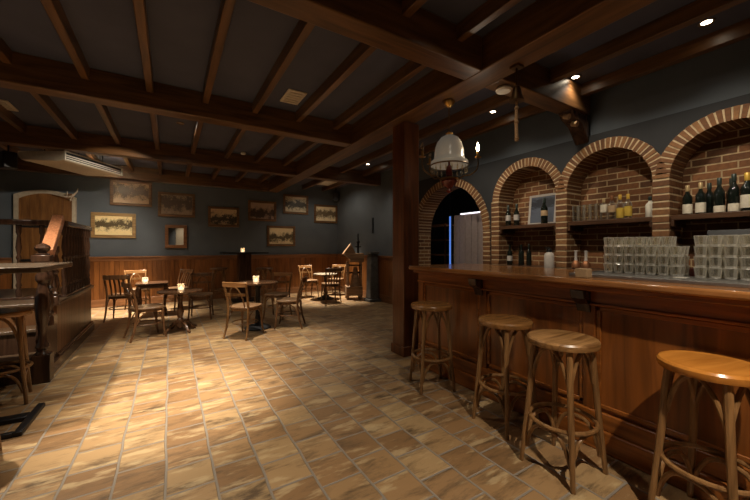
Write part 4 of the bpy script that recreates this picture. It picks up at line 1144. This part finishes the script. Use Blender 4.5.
b = MB(); b.box(-0.16, 0.16, -0.16, 0.16, 0, 0.07); b.build('base', M['stone'], t, 0.01)
b = MB(); b.hexa([(-0.12, -0.12, 0.07), (0.12, -0.12, 0.07), (0.12, 0.12, 0.07), (-0.12, 0.12, 0.07), (-0.10, -0.10, 1.18), (0.10, -0.10, 1.18), (0.10, 0.10, 1.18), (-0.10, 0.10, 1.18)]); b.build('shaft', M['stone'], t, 0.02)
b = MB(); b.box(-0.13, 0.13, -0.13, 0.13, 1.18, 1.24); b.build('capital', M['stone'], t, 0.012)
b = MB(); b.box(-0.02, 0.0, -0.03, 0.03, -0.2, 0.2)
o = b.build('wall_thermometer', M['iron'], None, 0.005, (XR - 0.0, 7.42, 1.91)); tag(o, 'slim dark upright bar mounted on the right wall above the press', 'thermometer')

# ------------------------------------------------------------------ ceiling fittings
def downlight(x, y, lit, label, z=ZC):
    t = thing('downlight', label, 'downlight', (x, y, z), 0, 'recessed downlights')
    b = MB(); b.lathe([(0.034, -0.001), (0.050, -0.010), (0.055, -0.004), (0.055, 0.0)], seg=24, cap=False); b.build('trim_ring', M['darkbrass'], t)
    b = MB(); b.lathe([(0.001, -0.004), (0.034, -0.003)], seg=20, cap=False); b.build('lens', M['lamp'] if lit else M['lamp_dim'], t)
    return t
downlight(3.76, 0.91, True, 'lit downlight nearest the right edge, above the bar')
downlight(3.76, 1.95, True, 'lit downlight above the bar just beyond the transverse beam end')
downlight(3.76, 3.04, True, 'lit downlight above the bar left of the hanging bell')
downlight(3.76, 6.42, True, 'small lit downlight deep in the ceiling left of the column')
downlight(0.13, 5.76, False, 'unlit downlight between the joists above the left seating group')

def vent(x, y, label, sx=0.115, sy=0.19):
    t = thing('ceiling_vent', label, 'vent', (x, y, ZC), 0, 'ceiling vents')
    b = MB(); b.box(-sx, sx, -sy, sy, -0.018, 0); b.build('frame', M['cream'], t, 0.008)
    for k in range(5):
        yy = -sy * 0.7 + k * sy * 0.35
        b = MB(); b.box(-sx * 0.7, sx * 0.7, yy - 0.012, yy + 0.012, -0.028, -0.018); b.build('slat', M['cream'], t)
    return t
vent(1.29, 4.02, 'cream slotted vent on the ceiling in the middle bay')
vent(-1.86, 6.20, 'cream slotted vent cut by the left photo edge')
t = thing('ceiling_cassette', 'beige square cassette panel on the ceiling near the far corner', 'air conditioner', (3.80, 8.75, ZC))
b = MB(); b.box(-0.29, 0.17, -0.35, 0.35, -0.05, 0); b.build('panel', M['cream'], t, 0.012)
b = MB(); b.box(-0.16, 0.05, -0.2, 0.2, -0.06, -0.05); b.build('grille', M['white'], t, 0.004)
def detector(x, y, z, label, r=0.06):
    t = thing('smoke_detector', label, 'smoke detector', (x, y, z), 0, 'smoke detectors')
    b = MB(); b.lathe([(r * 0.5, -0.045), (r * 0.85, -0.04), (r, -0.025), (r * 0.95, -0.012), (r * 0.75, -0.01)], seg=24); b.build('body', M['white'], t)
    b = MB(); b.lathe([(r * 0.8, -0.011), (r * 0.8, 0.0)], seg=20); b.build('base', M['cream'], t)
detector(1.22, 6.90, ZC, 'small white smoke detector on the ceiling beyond the vent', 0.05)
detector(2.765, 2.11, BB, 'beige smoke detector under the beam next to the bell', 0.075)

# air conditioner hung under the beams (stands at the angle the photo shows)
t = thing('air_conditioner', 'cream ceiling hung air conditioner with louvred front at left', 'air conditioner', (-1.455, 7.17, 2.73), -YAW)
# local: +y along the louvre (away), -x into the body; louvre face at x = 0
Lh, D = 1.22, 0.74
b = MB()
prof = [(-D, 0.10), (-D + 0.06, 0.02), (-0.12, 0.0), (0.0, 0.02), (0.0, 0.165), (-D, 0.165)]
n = len(prof)
vs = [(p[0], 0, p[1]) for p in prof] + [(p[0], Lh, p[1]) for p in prof]
b.add(vs, [tuple(range(n)), tuple(reversed(range(n, 2 * n)))] + [(i, (i + 1) % n, n + (i + 1) % n, n + i) for i in range(n)])
b.build('housing', M['cream'], t, 0.012)
b = MB(); b.box(0.0, 0.008, 0.02, Lh - 0.02, 0.03, 0.155); b.build('dark_slot', M['black'], t)
for z in (0.028, 0.062, 0.095, 0.15):
    b = MB(); b.box(0.004, 0.028, 0.0, Lh, z, z + (0.014 if z < 0.1 else 0.02)); b.build('louvre', M['white'], t, 0.003)
for yy in (0.0, Lh - 0.02):
    b = MB(); b.box(0.0, 0.026, yy, yy + 0.02, 0.02, 0.165); b.build('end_cap', M['white'], t, 0.003)
for (xx, yy) in ((-0.15, 0.3), (-0.15, 0.95), (-0.6, 0.3), (-0.6, 0.95)):
    b = MB(); b.tube([(xx, yy, 0.165), (xx, yy, 0.47)], 0.008, 6); b.build('hanger_rod', M['iron'], t)

def speaker(loc, rz, label, rod):
    t = thing('speaker', label, 'speaker', loc, rz, 'black speakers')
    b = MB(); b.box(-0.09, 0.09, -0.08, 0.08, -0.14, 0.14); b.build('cabinet', M['black'], t, 0.02)
    for z, r in ((-0.05, 0.06), (0.075, 0.03)):
        b = MB()
        ring = [(r * math.cos(a), -0.082, z + r * math.sin(a)) for a in [2 * PI * k / 20 for k in range(20)]]
        b.tube(ring, 0.006, 6, True); b.build('driver_ring', M['iron'], t)
    b = MB(); b.tube(rod, 0.012, 8); b.build('bracket', M['iron'], t)
speaker((-2.27, 7.85, 2.78), 0.6, 'black speaker hanging by the air conditioner at the left edge', [(0, 0, 0.13), (0, 0, 0.42)])
speaker((4.36, 9.40, 2.90), -0.5, 'black speaker high in the far right corner', [(0, 0, 0.13), (0, 0, 0.30)])

# corbel and little spot lamps at the end of the transverse beam
b = MB()
prof = [(4.212, 2.58), (4.212, BB), (3.84, BB), (3.90, 2.83), (4.05, 2.77), (4.13, 2.68)]
n = len(prof)
vs = [(p[0], 2.03, p[1]) for p in prof] + [(p[0], 2.19, p[1]) for p in prof]
b.add(vs, [tuple(range(n)), tuple(reversed(range(n, 2 * n)))] + [(i, (i + 1) % n, n + (i + 1) % n, n + i) for i in range(n)])
o = b.build('wall_corbel', M['darkwood'], None, 0.01); tag(o, 'dark wooden corbel under the beam end on the bar wall', 'corbel')
for (p, lab) in (((3.86, 2.12, 2.85), 'upper small pale spot lamp beside the corbel'), ((3.95, 2.08, 2.77), 'lower small pale spot lamp beside the corbel')):
    t = thing('spot_lamp', lab, 'spot lamp', p, 0, 'spot lamps at the corbel')
    b = MB(); b.tube([(0, -0.05, -0.02), (0, 0.01, 0.0)], [0.032, 0.028], 14); b.build('can', M['cardboard'], t)
    b = MB(); b.tube([(0, 0.0, 0.0), (0, 0.05, 0.02), (0, 0.07, 0.06)], 0.008, 6); b.build('arm', M['darkbrass'], t)

# ship bell with rope
t = thing('hanging_bell', 'small dark brass bell with a long tan rope above the bar', 'bell', (2.53, 1.80, BB))
b = MB(); b.box(-0.04, 0.04, -0.04, 0.04, -0.02, 0); b.tube([(0, 0, -0.02), (0, 0, -0.17)], 0.009, 8); b.build('bracket', M['darkbrass'], t)
b = MB(); b.lathe([(0.062, -0.30), (0.058, -0.29), (0.042, -0.25), (0.036, -0.21), (0.028, -0.18), (0.008, -0.165)], seg=20); b.build('bell_body', M['darkbrass'], t)
b = MB()
b.tube([(0, 0, -0.28), (0, 0, -0.34), (0.0, 0.004, -0.45), (0, 0, -0.64)], [0.006, 0.012, 0.014, 0.016], 8)
for z in (-0.36, -0.48, -0.62):
    b.lathe([(0.012, z - 0.015), (0.021, z), (0.012, z + 0.015)], seg=10)
b.build('bell_rope', M['rope'], t)

# ------------------------------------------------------------------ chandelier
CX, CY = 2.52, 2.60
t = thing('chandelier', 'brass chandelier with a white dome shade and candle arms over the bar', 'chandelier', (CX, CY, BB))
b = MB(); b.lathe([(0.015, -0.075), (0.03, -0.06), (0.055, -0.03), (0.06, -0.01), (0.03, 0.0)], seg=20); b.build('canopy', M['brass'], t)
b = MB()
z = -0.08; k = 0
while z > -0.345:
    ring = [(0.009 * math.cos(a) if k % 2 else 0, 0 if k % 2 else 0.009 * math.cos(a), z - 0.012 + 0.014 * math.sin(a)) for a in [2 * PI * i / 10 for i in range(10)]]
    b.tube(ring, 0.0025, 5, True); z -= 0.021; k += 1
b.build('chain', M['darkbrass'], t)
b = MB(); b.lathe([(0.190, -0.690), (0.197, -0.672), (0.191, -0.645), (0.166, -0.625), (0.156, -0.60), (0.153, -0.55), (0.143, -0.49), (0.121, -0.435), (0.088, -0.395), (0.05, -0.372), (0.02, -0.365)], seg=40, cap=False)
b.build('dome_shade', M['opal'], t)
b = MB(); b.lathe([(0.035, -0.36), (0.04, -0.35), (0.02, -0.335), (0.008, -0.325)], seg=16); b.build('shade_cap', M['brass'], t)
b = MB(); b.tube(arc((0, 0, -0.690), 0.20, 0, 2 * PI - 2 * PI / 40, 39), 0.008, 6, True)
b.build('shade_ring', M['darkbrass'], t)
for k in range(20):
    a = 2 * PI * k / 20
    b = MB(); b.lathe([(0.002, -0.77), (0.008, -0.755), (0.009, -0.735), (0.003, -0.71), (0.002, -0.697)], (0.185 * math.cos(a), 0.185 * math.sin(a), 0), 6); b.build('crystal_drop', M['crystal'], t)
b = MB(); b.lathe([(0.005, -0.98), (0.03, -0.96), (0.02, -0.93), (0.06, -0.90), (0.085, -0.86), (0.07, -0.82), (0.03, -0.80), (0.035, -0.76), (0.03, -0.70), (0.012, -0.68), (0.008, -0.36)], seg=20); b.build('oil_font', M['ribbon'], t)
b = MB(); b.lathe([(0.075, -0.845), (0.10, -0.835), (0.10, -0.825), (0.07, -0.82)], seg=20); b.build('font_ring', M['brass'], t)
arms = []
for k, ad in enumerate((-38, 92, 158)):
    a = math.radians(ad)
    ca, sa = math.cos(a), math.sin(a)
    pts = [(ca * r, sa * r, z) for r, z in ((0.08, -0.84), (0.15, -0.80), (0.22, -0.79), (0.28, -0.745), (0.30, -0.68), (0.295, -0.62))]
    b = MB(); b.tube(pts, 0.007, 7); ar = b.build('arm', M['darkbrass'], t)
    b = MB(); b.lathe([(0.012, -0.62), (0.035, -0.612), (0.036, -0.606), (0.012, -0.60), (0.013, -0.60), (0.013, -0.545)], (ca * 0.295, sa * 0.295, 0), 14); b.build('candle_cup', M['brass'], ar)
    lit = k == 0
    b = MB(); b.lathe([(0.008, -0.545), (0.016, -0.525), (0.017, -0.505), (0.010, -0.475), (0.003, -0.455)], (ca * 0.295, sa * 0.295, 0), 12); b.build('candle_bulb', M['bulb'] if lit else M['crystal'], ar)
    if lit: arms.append((CX + ca * 0.295, CY + sa * 0.295, BB - 0.50))

# ------------------------------------------------------------------ lights
W = bpy.data.worlds.new('world'); SC.world = W; W.use_nodes = True
W.node_tree.nodes['Background'].inputs['Color'].default_value = (0.02, 0.02, 0.022, 1)
W.node_tree.nodes['Background'].inputs['Strength'].default_value = 0.3
WARM = (1.0, 0.87, 0.69)
def spot(x, y, e, ang=80, blend=0.8, z=ZC - 0.03, tgt=None, col=WARM, size=0.03):
    l = bpy.data.lights.new('spot', 'SPOT'); l.energy = e; l.color = col; l.spot_size = math.radians(ang); l.spot_blend = blend; l.shadow_soft_size = size
    o = bpy.data.objects.new('spot', l); COL.objects.link(o); o.location = (x, y, z)
    if tgt:
        d = Vector(tgt) - Vector((x, y, z)); o.rotation_euler = d.to_track_quat('-Z', 'Y').to_euler()
    return o
def point(p, e, col=WARM, size=0.03):
    l = bpy.data.lights.new('point', 'POINT'); l.energy = e; l.color = col; l.shadow_soft_size = size
    o = bpy.data.objects.new('point', l); COL.objects.link(o); o.location = p
spot(0.06, 3.42, 640, 42, 1.0)
spot(0.06, 3.42, 46, 130, 1.0)
spot(-1.42, 3.72, 350, 106, 0.7)
spot(0.13, 5.76, 150, 58, 0.4, ZC - 0.20, (-1.35, 8.0, 1.6))
spot(0.13, 5.76, 16, 168, 0.8)
spot(-0.98, 8.36, 1350, 64, 1.0)
spot(-0.98, 8.36, 60, 130, 0.8)
spot(3.55, 8.30, 1000, 58, 1.0)
spot(3.55, 8.30, 20, 160, 0.6)
spot(0.66, 4.90, 430, 72, 1.0)
spot(1.25, -0.45, 300, 118, 1.0)
spot(1.80, 1.62, 24, 120, 1.0)
for y in (0.90, 1.94, 2.98):
    spot(3.76, y, 13, 120, 0.9)
for y in (0.25, 1.25, 2.25, 3.5):
    spot(2.72, y, 50, 76, 0.7, ZC - 0.05, (4.35, y + 0.2, 1.2))
spot(3.76, 6.42, 20, 120, 0.9)
spot(0.6, -1.5, 70, 50, 1.0, ZC - 0.05, (0.6, -2.6, 1.6))  # unseen lamp added only to light the mirrored panel
for p in arms: point(p, 2.5)
point((4.75, 4.6, 2.5), 3.5, (1, 0.85, 0.75))  # fill added to lift the dark boards in the passage, no fixture
